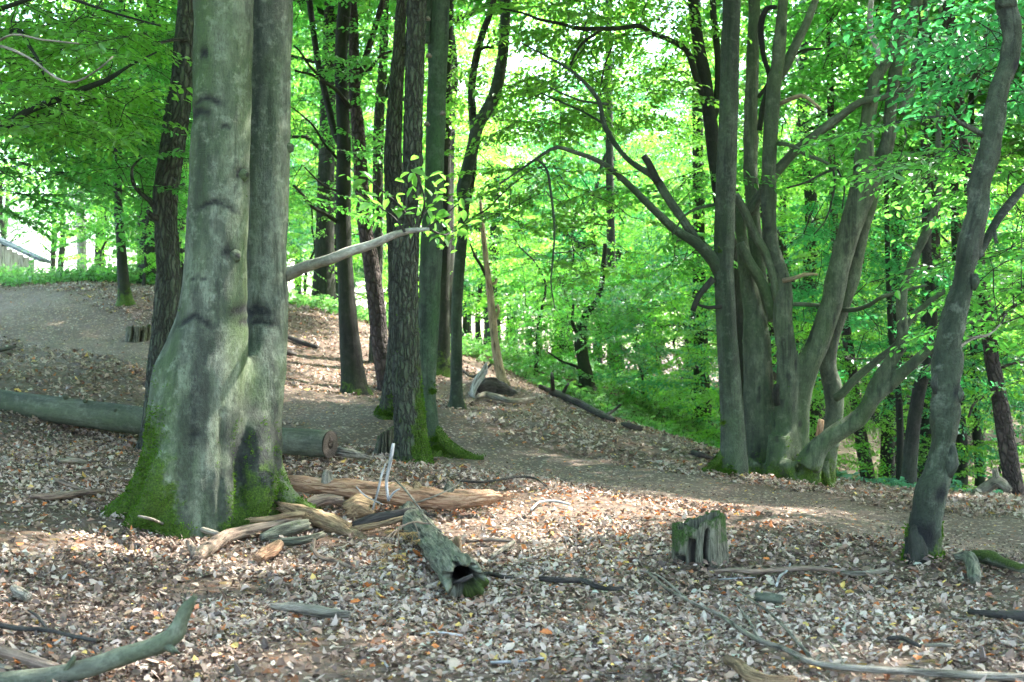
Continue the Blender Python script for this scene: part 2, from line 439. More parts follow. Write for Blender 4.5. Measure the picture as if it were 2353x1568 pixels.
def m_ground():
    N = NT('forest_floor'); g = N.n('ShaderNodeNewGeometry'); p = g.outputs['Position']
    vc = N.vor(p, 17.0, 'F1', 'Color'); vd = N.vor(p, 17.0)
    s1 = N.n('ShaderNodeSeparateColor'); N.l(vc, s1.inputs[0])
    lit = N.ramp(s1.outputs[0], LITTER, True)
    lit = N.mix(N.mr(vd, 0.015, 0.045, 0, 0.7), lit, (0.028, 0.018, 0.012))
    lit = N.mix(0.45, lit, (0.075, 0.046, 0.030))
    n = N.noise(p, 1.3, 5, 0.6); n2 = N.noise(p, 45.0, 4, 0.7)
    soil = N.mix(N.mr(n, 0.3, 0.7), (0.105, 0.072, 0.052), (0.160, 0.114, 0.086))
    soil = N.mix(N.mr(n2, 0.35, 0.65, 0, 0.6), soil, (0.052, 0.034, 0.026))
    peb = N.vor(p, 38.0, 'F1', 'Color'); s2 = N.n('ShaderNodeSeparateColor'); N.l(peb, s2.inputs[0])
    soil = N.mix(N.mr(s2.outputs[0], 0.80, 0.86, 0, 0.8), soil, N.ramp(s2.outputs[1], LITTER, True))
    pm = N.attr('pm')
    f = N.mr(N.ma('ADD', pm, N.ma('MULTIPLY', N.ma('SUBTRACT', N.noise(p, 3.5, 5, 0.7), 0.5), 0.9)), 0.35, 0.65)
    col = N.mix(f, lit, soil)
    h = N.ma('ADD', N.ma('MULTIPLY', n2, 0.7), N.ma('MULTIPLY', vd, -1.0))
    N.pbsdf(col, 0.9, h, 0.6, 0.02, 0.2)
    return N.m

M = {}
M['beech'] = m_bark('beech_bark', (0.190, 0.208, 0.140), (0.050, 0.060, 0.038), (0.058, 0.094, 0.026), 0.9, None, 0.25, 0.4, 0.7, bs=0.8)
M['beech2'] = m_bark('beech_bark_green', (0.074, 0.088, 0.054), (0.021, 0.027, 0.017), (0.030, 0.056, 0.018), 0.8, None, 0.2, 0.35, 0.75, bs=0.8)
M['oak'] = m_bark('oak_bark', (0.108, 0.116, 0.078), (0.050, 0.054, 0.037), (0.050, 0.078, 0.026), 0.75, (26, 5.0), 0, 0.3, 0.9, bs=1.0)
M['pine'] = m_bark('pine_bark', (0.105, 0.078, 0.064), (0.050, 0.037, 0.031), (0.045, 0.044, 0.030), 0.3, (15, 6.5), 0, 0.3, 0.9, bs=1.0)
M['dark'] = m_bark('dark_bark', (0.030, 0.030, 0.020), (0.014, 0.014, 0.010), (0.022, 0.034, 0.010), 0.7, None, 0.3, 0.2, 0.85)
M['far'] = m_bark('distant_bark', (0.052, 0.050, 0.040), (0.024, 0.022, 0.018), (0.03, 0.042, 0.016), 0.4, None, 0.2, 0.2, 0.9)
M['birch'] = m_bark('pale_bark', (0.50, 0.46, 0.40), (0.20, 0.17, 0.14), (0.14, 0.14, 0.08), 0.2, None, 0.8, 0.3, 0.7)
M['twig'] = m_bark('twig_bark', (0.040, 0.033, 0.024), (0.020, 0.017, 0.013), (0.026, 0.03, 0.013), 0.3, None, 0, 0.1, 0.8)
M['coppice'] = m_bark('coppice_bark', (0.132, 0.150, 0.088), (0.047, 0.056, 0.033), (0.048, 0.082, 0.024), 0.8, None, 0.2, 0.25, 0.75, bs=0.8)
M['beechg'] = m_bark('algae_green_bark', (0.078, 0.105, 0.062), (0.024, 0.036, 0.022), (0.034, 0.080, 0.022), 0.9, None, 0.2, 0.3, 0.75, bs=0.8)
M['palebark'] = m_bark('pale_limb_bark', (0.46, 0.43, 0.34), (0.20, 0.185, 0.14), (0.17, 0.18, 0.09), 0.4, None, 0.5, 0.3, 0.7, bs=0.8)
M['gnarl'] = m_bark('crooked_trunk_bark', (0.112, 0.125, 0.080), (0.020, 0.024, 0.016), (0.030, 0.048, 0.017), 0.6, None, 0.1, 0.5, 0.8, bs=1.0)
M['snag'] = m_wood('bare_snag_wood', (0.24, 0.165, 0.085), (0.42, 0.33, 0.20), (0.16, 0.130, 0.088), 40)
M['grey'] = m_wood('weathered_wood', (0.130, 0.108, 0.078), (0.33, 0.285, 0.215), (0.125, 0.115, 0.078), 45)
M['stick'] = m_wood('stick_wood', (0.120, 0.080, 0.055), (0.30, 0.215, 0.150), (0.17, 0.130, 0.092), 40)
M['darkstick'] = m_wood('dark_stick_wood', (0.026, 0.021, 0.017), (0.075, 0.062, 0.05), (0.045, 0.042, 0.034), 40)
M['rot'] = m_wood('rotten_orange_wood', (0.24, 0.105, 0.048), (0.56, 0.36, 0.215), (0.36, 0.215, 0.125), 34, bs=1.0)
M['rot2'] = m_wood('rotten_yellow_wood', (0.15, 0.090, 0.045), (0.42, 0.295, 0.155), (0.10, 0.064, 0.040), 34, bs=1.0)
M['log'] = m_bark('log_bark', (0.135, 0.138, 0.092), (0.058, 0.062, 0.040), (0.066, 0.088, 0.034), 0.7, None, 0.2, 0.3, 0.75)
M['cutend'] = m_wood('sawn_end', (0.060, 0.046, 0.034), (0.125, 0.100, 0.076), (0.07, 0.056, 0.043), 25)
M['stump'] = m_wood('stump_wood', (0.050, 0.046, 0.030), (0.215, 0.200, 0.135), (0.100, 0.102, 0.060), 34, bs=0.9, mosscol=(0.06, 0.105, 0.02))
M['hollow'] = m_wood('hollow_log_wood', (0.058, 0.058, 0.038), (0.235, 0.228, 0.160), (0.110, 0.115, 0.074), 28, bs=1.0, mosscol=(0.075, 0.105, 0.018))
M['white'] = m_wood('pale_peeled_twig', (0.26, 0.25, 0.23), (0.50, 0.49, 0.46), (0.18, 0.17, 0.15), 40)
M['needle'] = m_wood('dry_needles', (0.36, 0.22, 0.085), (0.52, 0.34, 0.14), (0.42, 0.26, 0.1), 20)
M['leaf'] = m_leaf('beech_leaf', (0.050, 0.125, 0.040), (0.155, 0.53, 0.062), 0.52, rough=.36, spec=.8)
M['leafL'] = m_leaf('beech_leaf_light', (0.070, 0.150, 0.040), (0.290, 0.67, 0.065), 0.56, rough=.36, spec=.8)
M['leafD'] = m_leaf('beech_leaf_deep', (0.035, 0.115, 0.050), (0.075, 0.46, 0.110), 0.46, rough=.36, spec=.9)
M['leafN'] = m_leaf('branch_leaf', (0.095, 0.215, 0.045), (0.25, 0.64, 0.07), 0.5, rough=.36, spec=.7)
M['under'] = m_leaf('undergrowth_leaf', (0.085, 0.175, 0.055), (0.22, 0.54, 0.10), 0.45, spec=.8)
M['underB'] = m_leaf('fern_leaf', (0.055, 0.145, 0.085), (0.11, 0.38, 0.17), 0.4, spec=.8)
M['litter'] = m_litter('dead_leaf')
M['ground'] = m_ground()

# ------------------------------------------------------------------ ground and path
PATHPX = [(-420, 660, 1.3), (-150, 672, 1.3), (0, 698, 1.25), (150, 760, 1.15), (340, 806, 1.1), (520, 868, 1.0), (700, 926, .95), (850, 968, .9), (1020, 1018, .95),
          (1250, 1072, 1.0), (1500, 1108, 1.1), (1750, 1150, 1.15), (2050, 1198, 1.2), (2353, 1235, 1.3), (2900, 1300, 1.4)]
PA = np.array([np.r_[hit(a, b)[:2], w] for a, b, w in PATHPX])
def pathmask(x, y):
    best = np.full(len(x), 9.0)
    p = np.c_[x, y]
    for a, b in zip(PA[:-1], PA[1:]):
        ab = b[:2] - a[:2]; t = np.clip(((p - a[:2]) @ ab) / (ab @ ab), 0, 1)
        d = np.linalg.norm(p - (a[:2] + t[:, None] * ab), axis=1) / (a[2] + t * (b[2] - a[2]))
        best = np.minimum(best, d)
    q = np.c_[x, y, np.full(len(x), 3.3)]
    return np.clip(1.15 - best * 0.62 + 0.16 * fbm(q * 1.3, 3), 0, 1)

def geo(a, b, first, n):
    """growing steps from a towards b"""
    r = 1.28; k = first * (r ** np.arange(n)); k = np.cumsum(k)
    return a + np.sign(b - a) * k * (abs(b - a) / k[-1])
xs = np.unique(np.round(np.r_[geo(-11, -420, .3, 22), np.arange(-11, 11.01, 0.12), geo(11, 420, .3, 22)], 3))
ys = np.unique(np.round(np.r_[geo(4, -120, .4, 14), np.arange(4, 20, 0.11), np.arange(20, 46, 0.3), geo(46, 620, .6, 20)], 3))
GX, GY = np.meshgrid(xs, ys)
gx, gy = GX.ravel(), GY.ravel()
GV = np.c_[gx, gy, gz(gx, gy)]
gp = pathmask(gx, gy)
GV[:, 2] -= 0.035 * np.clip(gp * 1.3 - .3, 0, 1)
nx = len(xs)
ii, jj = np.meshgrid(np.arange(len(ys) - 1), np.arange(nx - 1), indexing='ij')
b0 = (ii * nx + jj).ravel()
GQ = np.stack([b0, b0 + 1, b0 + nx + 1, b0 + nx], 1)
onpath = gp[GQ].mean(1) > 0.55
def submesh(q):
    u, inv = np.unique(q, return_inverse=True)
    return u, inv.reshape(q.shape)
u, q = submesh(GQ[~onpath])
ground = put('ground', mesh('ground', GV[u], q, None, dict(pm=gp[u]), [M['ground']])); ground['kind'] = 'structure'
u, q = submesh(GQ[onpath])
path = put('path', mesh('path', GV[u], q, None, dict(pm=gp[u]), [M['ground']])); path['kind'] = 'structure'

def gnormal(x, y):
    e = 0.15
    zx = (gz(x + e, y) - gz(x - e, y)) / (2 * e); zy = (gz(x, y + e) - gz(x, y - e)) / (2 * e)
    return nrm(np.c_[-zx, -zy, np.ones(len(x))])

# ------------------------------------------------------------------ leaves as geometry
def leafmesh(base, d, n, L, wid, fold=0.10, curl=0.0, near=True, lv=None, rng=RNG):
    """base, d (along the leaf), n (face normal): arrays; returns a geometry dict"""
    k = len(base)
    d = nrm(d); s_ = nrm(np.cross(n, d)); n = np.cross(d, s_)
    L = np.reshape(L, (-1, 1)) * np.ones((k, 1)); wid = np.reshape(wid, (-1, 1)) * L
    fold = np.reshape(fold, (-1, 1)) * L; curl = np.reshape(curl, (-1, 1)) * L
    if near:
        V = np.empty((k, 6, 3))
        V[:, 0] = base
        V[:, 1] = base + d * L * .30 + s_ * wid * .46 + n * fold
        V[:, 2] = base + d * L * .68 + s_ * wid * .38 + n * (fold + curl * .4)
        V[:, 3] = base + d * L + n * curl
        V[:, 4] = base + d * L * .68 - s_ * wid * .38 + n * (fold + curl * .4)
        V[:, 5] = base + d * L * .30 - s_ * wid * .46 + n * fold
        Q = np.arange(k)[:, None, None] * 6 + np.array([[0, 1, 2, 3], [0, 3, 4, 5]])[None]
        g = dict(V=V.reshape(-1, 3), Q=Q.reshape(-1, 4), T=None); m = 6
    else:
        V = np.empty((k, 4, 3))
        V[:, 0] = base
        V[:, 1] = base + d * L * .45 + s_ * wid * .5 + n * fold
        V[:, 2] = base + d * L + n * curl
        V[:, 3] = base + d * L * .45 - s_ * wid * .5 + n * fold
        T = np.arange(k)[:, None, None] * 4 + np.array([[0, 1, 2], [0, 2, 3]])[None]
        g = dict(V=V.reshape(-1, 3), Q=None, T=T.reshape(-1, 3)); m = 4
    if lv is None: lv = rng.random(k)
    g['A'] = dict(lv=np.repeat(lv, m))
    return g

BANK = [(P(1611, 1288, 9.95)[0], 9.95, .22, .09), (P(470, 1205, 11.5)[0], 11.4, .62, .07), (P(2126, 1296, 10)[0], 10.0, .15, .08), (P(945, 1068, 15)[0], 15.0, .24, .08), (P(1683, 1100, 16)[0], 16.0, .2, .08), (P(348, 1058, 14.5)[0], 14.5, .24, .08), (P(1820, 1120, 16.8)[0], 16.8, .6, .07)]
def litter(n, y0, y1, size, near, seed, onp=0.24):
    r = np.random.default_rng(seed)
    Y = np.sqrt(r.random(n) * (y1 ** 2 - y0 ** 2) + y0 ** 2)
    X = (r.random(n) * 2 - 1) * (.40 * Y + .9)
    pm = pathmask(X, Y)
    dens = np.clip(0.58 + 0.62 * fbm(np.c_[X, Y, np.zeros(n)] * 1.1, 3), 0.15, 1.0)
    keep = r.random(n) < dens * np.where(pm > .55, onp, np.clip(1.25 - pm, onp, 1))
    X, Y, pm = X[keep], Y[keep], pm[keep]; k = len(X)
    Nn = gnormal(X, Y); Nn = nrm(Nn + r.normal(0, .42, (k, 3)) * np.array([1, 1, .35]))
    a = r.random(k) * 6.283; d = np.c_[np.cos(a), np.sin(a), np.zeros(k)]; d = nrm(d - Nn * (d * Nn).sum(1, keepdims=True))
    sz = size * np.exp(r.normal(0, .52, k)).clip(.35, 2.6) * np.where(pm > .5, .5, 1)
    base = np.c_[X, Y, gz(X, Y) - 0.035 * np.clip(pm * 1.3 - .3, 0, 1) + 0.004 + r.random(k) ** 2 * .024 * (pm < .5)] - d * (sz / 2)[:, None]
    for bx, by, br, bh in BANK:
        dd = np.hypot(X - bx, Y - by); base[:, 2] += bh * np.exp(-((dd - br) / .09) ** 2) * r.random(k) * (.4 + .6 * vnoise(np.c_[X, Y, np.zeros(k)] * 9))
    lv = r.random(k)
    patch = fbm(np.c_[X, Y, np.full(k, 7.)] * .75, 3)
    lv = np.where(r.random(k) < np.clip(patch * 1.3, 0, .62), np.where(r.random(k) < .5, .70, .20), lv)
    lv = np.where(r.random(k) < np.clip(-patch * .3, 0, .15), .78, lv)
    # rust-coloured drifts along the rim of the hollow
    drift = np.exp(-((Y - 12.4) / 1.0) ** 2) * (X > -1.2) * (X < 3.4) + .5 * np.exp(-((X + 2.4) / .8) ** 2 - ((Y - 12.6) / .7) ** 2)
    lv = np.where(r.random(k) < drift * .2, .915, lv)
    return leafmesh(base, d, Nn, sz, .55 + r.random(k) * .25, r.normal(.03, .17, k), r.normal(.05, .28, k), near, lv)

gs = [litter(118000, 4.6, 8.5, .0245, True, 1), litter(60000, 8.5, 11, .0265, True, 2), litter(135000, 10.6, 16, .029, False, 4), litter(180000, 15, 34, .038, False, 3)]
for g in gs[:2]:   # quads become pairs of triangles so all of them share one mesh
    g['T'] = np.vstack([g['Q'][:, [0, 1, 2]], g['Q'][:, [0, 2, 3]]]); g['Q'] = None
lo = put('leaf_litter', mesh('leaf_litter', merge(gs)['V'], None, merge(gs)['T'], merge(gs)['A'], [M['litter']], smooth=False), ground)
lo['kind'] = 'stuff'; lo['label'] = 'carpet of brown and tan fallen beech and oak leaves'

def lobed_leaf(seed, oak):
    r = np.random.default_rng(seed)
    n = 7; out = []
    for i in range(n + 1):
        t = i / n
        w = math.sin(math.pi * min(1, t * .96 + .03)) ** .75 * (.30 if not oak else .34)
        if oak: w *= (1.0 if i % 2 else .68)
        out.append((t - .5, w * (1 + r.normal(0, .06))))
    cu, cv = r.normal(0, .35), r.normal(.25, .25)
    V = []
    for t, w in out:
        z = cu * (t * t) * .8
        V += [(t, w, z + cv * w), (t, 0, z), (t, -w, z + cv * w)]
    V = np.array(V)
    Q = []
    for i in range(n):
        a = i * 3; Q += [(a, a + 1, a + 4, a + 3), (a + 1, a + 2, a + 5, a + 4)]
    return V, np.array(Q)
LEAFCOL = [0.0, .30, .45, .57, .1, .84, .91, .30, .93, .1, .57, .98]
protos = []
for k in range(24):
    V, Q = lobed_leaf(k, k % 2 == 0)
    protos.append(mesh('fallen_leaf', V, Q, None, dict(lv=np.full(len(V), LEAFCOL[k % len(LEAFCOL)] + .005)), [M['litter']]))
r = np.random.default_rng(11)
n = 0
while n < 290:
    Y = 5.9 + (r.random() ** 1.5) * 5.2; X = (r.random() * 2 - 1) * .37 * Y
    pm = pathmask(np.array([X]), np.array([Y]))[0]
    if pm > .5 and r.random() < .7: continue
    o = put('fallen_leaf', protos[r.integers(24)], ground, (X, Y, gz1(X, Y) + .026 + r.random() * .02))
    o.rotation_euler = (r.normal(0, .3), r.normal(0, .3), r.random() * 6.28)
    s_ = .047 * math.exp(r.normal(0, .28)); o.scale = (s_, s_, s_)
    n += 1

# ------------------------------------------------------------------ leafy sprays
def make_spray(seed, nside=5, L=.85, sp=.052):
    r = np.random.default_rng(seed)
    tw = []; lb = []; ld = []; ln = []
    def run(p, ang, length, droop, r0):
        nseg = 4; pts = [np.array(p)]
        d = np.array([math.cos(ang), math.sin(ang), 0.0])
        for i in range(nseg):
            d = nrm(d + np.array([r.normal(0, .08), r.normal(0, .08), -droop]))
            pts.append(pts[-1] + d * length / nseg)
        pts = np.array(pts)
        for i in range(nseg): tw.append((pts[i], pts[i + 1], r0 * (1 - i / 5), r0 * (1 - (i + 1) / 5)))
        m = max(3, int(length / sp)); side = 1
        for i in range(1, m + 1):
            t = i / m * nseg; k = min(int(t), nseg - 1); q = pts[k] + (pts[k + 1] - pts[k]) * (t - k)
            dd = nrm(pts[k + 1] - pts[k]); lat = nrm(np.cross([0, 0, 1], dd)) * side
            ldir = dd * (.55 if i < m else 1.2) + lat * .9 + np.array([0, 0, r.normal(-.22, .25)])
            lb.append(q); ld.append(ldir); ln.append(np.array([r.normal(0, .33), r.normal(0, .33), 1.0])); side = -side
        return pts
    main = run((0, 0, 0), 0, L, .05, .005)
    for i in range(nside):
        t = .12 + .75 * (i + r.random() * .5) / nside
        k = min(int(t * 4), 3); q = main[k] + (main[k + 1] - main[k]) * (t * 4 - k)
        run(q, (1 if i % 2 else -1) * (.75 + r.normal(0, .15)), L * (.62 - .35 * t) * (1 + r.normal(0, .15)), .05, .003)
    a, b, ra, rb = zip(*tw)
    return dict(b=np.array(lb), d=np.array(ld), n=np.array(ln), ta=np.array(a), tb=np.array(b), ra=np.array(ra), rb=np.array(rb))
SPR = [make_spray(40 + k, 5 + k % 3) for k in range(6)]

def rot_from(dirs, roll):
    """rotation matrices whose x axis is dirs, z as near to up as possible then rolled"""
    x = nrm(dirs); up = np.tile(np.array([0, 0, 1.]), (len(x), 1))
    y = nrm(np.cross(up, x)); z = np.cross(x, y)
    c, s_ = np.cos(roll)[:, None], np.sin(roll)[:, None]
    return np.stack([x, y * c + z * s_, -y * s_ + z * c], 2)

def crown_geo(nodes, targets, seed=0, scale=1.0, leaf=.075, near=True, twigs=True, br=.010, drop=0.12, shafts=None, face=None):
    """branchlets from the skeleton nodes to each target, and a leafy spray at each target"""
    r = np.random.default_rng(seed)
    nd = np.asarray(nodes, float); tg = np.asarray(targets, float)
    if shafts is not None:
        for c, rad in shafts:
            w = tg - c; t = w @ S; dist = np.linalg.norm(w - t[:, None] * S, axis=1)
            tg = tg[~((dist < rad + .62 * scale) & (t > 0))]
    if not len(tg): return None
    d0 = np.array([np.min(((nd - t) ** 2).sum(1)) for t in tg]); tg = tg[np.argsort(d0)]
    buf = np.empty((len(nd) + 2 * len(tg), 3)); buf[:len(nd)] = nd; m = len(nd)
    sa, sb, s0, s1, dirs = [], [], [], [], []
    for t in tg:
        dd = ((buf[:m] - t) ** 2).sum(1); dd = dd * np.where(buf[:m, 2] > t[2] + .2, 1.4, 1.0)
        j = int(np.argmin(dd)); a = buf[j].copy(); L = math.sqrt(((a - t) ** 2).sum())
        mid = (a + t) / 2 + np.array([r.normal(0, .07), r.normal(0, .07), .10 + r.normal(0, .05)]) * min(L, 2.0)
        ra = min(.03, br * (.5 + .45 * L)); rm = ra * .7; re = ra * .45
        sa += [a, mid]; sb += [mid, t]; s0 += [ra, rm]; s1 += [rm, re]
        buf[m] = mid; buf[m + 1] = t; m += 2
        h = t - a; h[2] = 0; hl = np.linalg.norm(h)
        ang = (math.atan2(h[1], h[0]) if hl > .05 else r.random() * 6.28) + r.normal(0, .6)
        dirs.append((math.cos(ang), math.sin(ang), -drop + r.normal(0, .16)))
    dirs = np.array(dirs); R = rot_from(dirs, r.normal(0, .25, len(tg)))
    kind = r.integers(0, len(SPR), len(tg)); sc = scale * (1 + r.normal(0, .18, len(tg))).clip(.5, 1.6)
    LB, LD, LN, LV, TA, TB, RA, RB = [], [], [], [], [], [], [], []
    for k, sp in enumerate(SPR):
        m_ = np.where(kind == k)[0]
        if not len(m_): continue
        Rk = R[m_]; sk = sc[m_][:, None, None]; o = tg[m_][:, None]
        tf = lambda v: np.einsum('nij,kj->nki', Rk, v)
        LB.append((tf(sp['b']) * sk + o).reshape(-1, 3)); LD.append(tf(sp['d']).reshape(-1, 3)); LN.append(tf(sp['n']).reshape(-1, 3))
        LV.append((np.repeat(r.random(len(m_)), len(sp['b'])) * .45 + r.random(len(m_) * len(sp['b'])) * .55))
        if twigs:
            sel = slice(None) if twigs == 'all' else slice(0, 4)
            TA.append((tf(sp['ta'][sel]) * sk + o).reshape(-1, 3)); TB.append((tf(sp['tb'][sel]) * sk + o).reshape(-1, 3))
            RA.append(np.tile(sp['ra'][sel], len(m_))); RB.append(np.tile(sp['rb'][sel], len(m_)))
    LB = np.concatenate(LB); LD = np.concatenate(LD); LN = np.concatenate(LN); LV = np.concatenate(LV); k = len(LB)
    lg = leafmesh(LB, LD, LN, leaf * scale * (1 + r.normal(0, .2, k)).clip(.5, 1.6), .62, .07, r.normal(-.08, .12, k), near, LV, r)
    if twigs: sa += list(np.concatenate(TA)); sb += list(np.concatenate(TB)); s0 += list(np.concatenate(RA)); s1 += list(np.concatenate(RB))
    tgm = prisms(np.array(sa), np.array(sb), np.array(s0), np.array(s1))
    nl = len(lg['Q']) if lg['Q'] is not None else len(lg['T'])
    if near:
        V = np.vstack([lg['V'], tgm['V']]); Q = np.vstack([lg['Q'], tgm['Q'] + len(lg['V'])]); T = None
        mi = np.r_[np.zeros(nl, int), np.ones(len(tgm['Q']), int)]
    else:
        V = np.vstack([lg['V'], tgm['V']]); Q = tgm['Q'] + len(lg['V']); T = lg['T']
        mi = np.r_[np.ones(len(Q), int), np.zeros(nl, int)]
    return dict(V=V, Q=Q, T=T, mi=mi, A=dict(lv=np.r_[lg['A']['lv'], np.zeros(len(tgm['V']))], gc=np.vstack([lg['V'], tgm['V']])))

def ellipsoid(n, c, rad, seed, shell=0.0):
    r = np.random.default_rng(seed); v = nrm(r.normal(0, 1, (n, 3)))
    q = (shell + (1 - shell) * r.random(n)) ** (1 / 2.2)
    return np.asarray(c) + v * q[:, None] * np.asarray(rad)

def box_px(n, x0, x1, y0, y1, Y0, Y1, seed):
    """points spread through a block of air given by its bounds as seen from the viewpoint and its distance range"""
    r = np.random.default_rng(seed)
    a = r.random((n, 3)); Y = Y0 + a[:, 2] * (Y1 - Y0)
    px = x0 + a[:, 0] * (x1 - x0); py = y0 + a[:, 1] * (y1 - y0)
    return np.c_[(px - 1176.5) / F * Y, Y, CAMH - (py - 784) / F * Y]

# sunlit gaps in the canopy: where the photograph has pools of sun
SHAFTS = []

# ------------------------------------------------------------------ traced trees
def world(tr, Y0, Y1=None):
    """[(px, py, r) or (px, py, r, Y)] -> points, radii"""
    Y1 = Y0 if Y1 is None else Y1
    n = len(tr); pts = []; rad = []
    for i, t in enumerate(tr):
        Y = t[3] if len(t) > 3 else Y0 + (Y1 - Y0) * i / max(1, n - 1)
        pts.append(P(t[0], t[1], Y)); rad.append(t[2] / F * Y)
    return np.array(pts), np.array(rad)

def mossattr(V, zb, height, amt, side=None, org=None):
    h = np.clip(V[:, 2] - zb, 0, None)
    m = amt * np.exp(-h / height)
    if side is not None:
        d = nrm((V - org) * np.array([1, 1, 0])); m = m * (.45 + .75 * np.clip(d @ np.asarray(side, float), 0, 1))
    return m

def scars(V, org, marks):
    """brow-shaped branch scars: (centre point, half width, drop, thickness)"""
    s_ = np.zeros(len(V))
    for c, w, drp, th in marks:
        dx = V[:, 0] - c[0]; dz = V[:, 2] - c[2]
        arc = -drp * (np.abs(dx) / w) ** 1.3 + .014 * vnoise(V * 14)
        f = np.exp(-((dz - arc) / (th * (1.0 + .6 * vnoise(V * 9)))) ** 2) * np.clip(2.2 * (1 - np.abs(dx) / w), 0, 1) * (V[:, 1] < c[1]) * 1.15
        s_ = np.maximum(s_, f)
    return s_

M['moss'] = m_leaf('moss', (0.055, 0.105, 0.012), (0.10, 0.22, 0.015), 0.3, .6, .8, .1)
def moss_tufts(g, n, seed, parent, org, thr=.45, length=.016):
    r = np.random.default_rng(seed); V = g['V']; m = g['A']['moss'] + .65 * (fbm(V * 9, 3) * .6)
    w = np.clip(m - thr, 0, .3); w[V[:, 2] < org[2] - .03] = 0
    if w.sum() <= 0: return
    idx = r.choice(len(V), n, p=w / w.sum())
    q = g['Q']; N_ = np.zeros_like(V); fn = np.cross(V[q[:, 1]] - V[q[:, 0]], V[q[:, 2]] - V[q[:, 0]])
    for k in range(4): np.add.at(N_, q[:, k], fn)
    N_ = nrm(N_); p = V[idx] + r.normal(0, .016, (n, 3)); nn = N_[idx]
    p = p - nn * ((p - V[idx]) * nn).sum(1, keepdims=True)
    d = nrm(nn + r.normal(0, .55, (n, 3)) + np.array([0, 0, .25]))
    lg = leafmesh(p - nn * .003, d, nn + r.normal(0, 1, (n, 3)), length * np.exp(r.normal(0, .35, n)), .45, .1, 0, False, r.random(n) * .9, r)
    o = part('moss', lg, [M['moss']], parent, org, False); o['kind'] = 'stuff'

ALLNODES = {}
def tree(name, label, Y, trunk, limbs=(), bark='beech', top=9.0, cat='tree', roots=(), nseg=24, rough=.05, rf=4.0, furrow=0, ff=30, lobes=(5, .35, .25),
         moss=(.3, .5), mside=None, lump=0.0, darkfoot=None, seed=1, crown=None, group=None, step=.1, toprad=None, lean=(0, 0), Y1=None, scar=()):
    tr = list(trunk)
    if tr[0][1] < tr[-1][1]: tr = tr[::-1]
    pts, rad = world(tr, Y, Y1)
    base = pts[0].copy(); g0 = gz1(base[0], base[1])
    base[2] = g0
    sink = pts[0] - nrm(pts[1] - pts[0]) * 0.01; sink[2] = min(pts[0][2], g0) - 0.30
    pts = np.vstack([sink, pts]); rad = np.r_[rad[0] * 1.08, rad]
    if top and pts[-1][2] < top:
        d = nrm(pts[-1] - pts[-2]); d = nrm(d * .4 + np.array([lean[0], lean[1], 1.0])); k = (top - pts[-1][2])
        pts = np.vstack([pts, pts[-1] + d * k * .5, pts[-1] + d * k]); rad = np.r_[rad, rad[-1] * .75, rad[-1] * .4]
    t = thing(name, label, cat, base, group)
    g = sweep(pts, rad, nseg, step, rough, rf, seed, furrow, ff, lobes, lump)
    g['A']['moss'] = mossattr(g['V'], g0, moss[1], moss[0], mside, base)
    if scar: g['A']['scar'] = scars(g['V'], base, scar)
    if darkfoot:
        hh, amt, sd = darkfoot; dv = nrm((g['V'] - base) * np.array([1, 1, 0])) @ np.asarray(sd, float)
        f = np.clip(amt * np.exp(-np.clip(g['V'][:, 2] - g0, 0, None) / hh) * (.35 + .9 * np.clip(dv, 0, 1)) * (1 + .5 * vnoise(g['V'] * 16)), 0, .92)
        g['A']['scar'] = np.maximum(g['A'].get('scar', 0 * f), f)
    part('trunk', g, [M[bark]], t, base)
    if moss[0] > .5 and Y < 18: moss_tufts(g, 4500, seed, t, base)
    nodes = [g['C'][g['C'][:, 2] > g0 + 2.0]]
    for i, lm in enumerate(limbs):
        Ya = lm.get('Y', Y); lp, lr = world(lm['p'], Ya, lm.get('Y1', Ya))
        ext = lm.get('ext')
        if ext is not None:
            lp = np.vstack([lp, lp[-1] + np.asarray(ext)]); lr = np.r_[lr, lr[-1] * .5]
        lg = sweep(lp, lr, lm.get('n', 10), .09, .08, 6, seed + 3 + i, lump=lm.get('lump', .04))
        lg['A']['moss'] = np.full(len(lg['V']), lm.get('moss', .05))
        part(lm.get('name', 'limb'), lg, [M[lm.get('bark', bark)]], t, base)
        if not lm.get('bare'): nodes.append(lg['C'])
    for i, rt in enumerate(roots):
        rp, rr = world(rt, Y)
        for k in range(len(rp)):
            if k > 0: rp[k][2] = max(gz1(rp[k][0], rp[k][1]) - rr[k] * .35, -99) if k == len(rp) - 1 else rp[k][2]
        rg = sweep(rp, rr, 12, .05, .10, 8, seed + 31 + i)
        rg['A']['moss'] = np.full(len(rg['V']), .85 * min(1, moss[0] + .3))
        part('root', rg, [M[bark]], t, base)
        if moss[0] > .5 and Y < 18: moss_tufts(rg, 1500, seed + i, t, base)
    nodes = np.concatenate(nodes)
    ALLNODES[name + str(seed)] = nodes
    for c in (crown or ()):
        cg = crown_geo(nodes, c['t'], seed + 50, c.get('scale', 1.0), c.get('leaf', .075), c.get('near', True), c.get('twigs', True), shafts=SHAFTS if c.get('shaft', True) else None, drop=c.get('drop', .12))
        if cg is None: continue
        o = part('crown', cg, [M[c.get('m', 'leaf')], M['twig']], t, base, smooth=False)
        o['kind'] = 'stuff'
    return t

def overhead(px, Y, n, seed, z=9.5, rad=(3.6, 3.6, 2.3), dx=0, dy=0):
    n = int(n * 1.3)  # extra sprays thicken the unseen crown so it shades the ground
    x = (px - 1176.5) / F * Y + dx
    return dict(t=ellipsoid(n, (x, Y + dy, z), rad, seed), scale=1.9, leaf=.085, near=False, twigs=False)

# ------------------------------------------------------------------ the double beech
def tube(tr, Y, nseg=20, step=.08, Y1=None, rough=.03, seed=0, lump=0):
    p, r_ = world(tr, Y, Y1); return sweep(p, r_, nseg, step, rough, 3.5, seed, lump=lump)

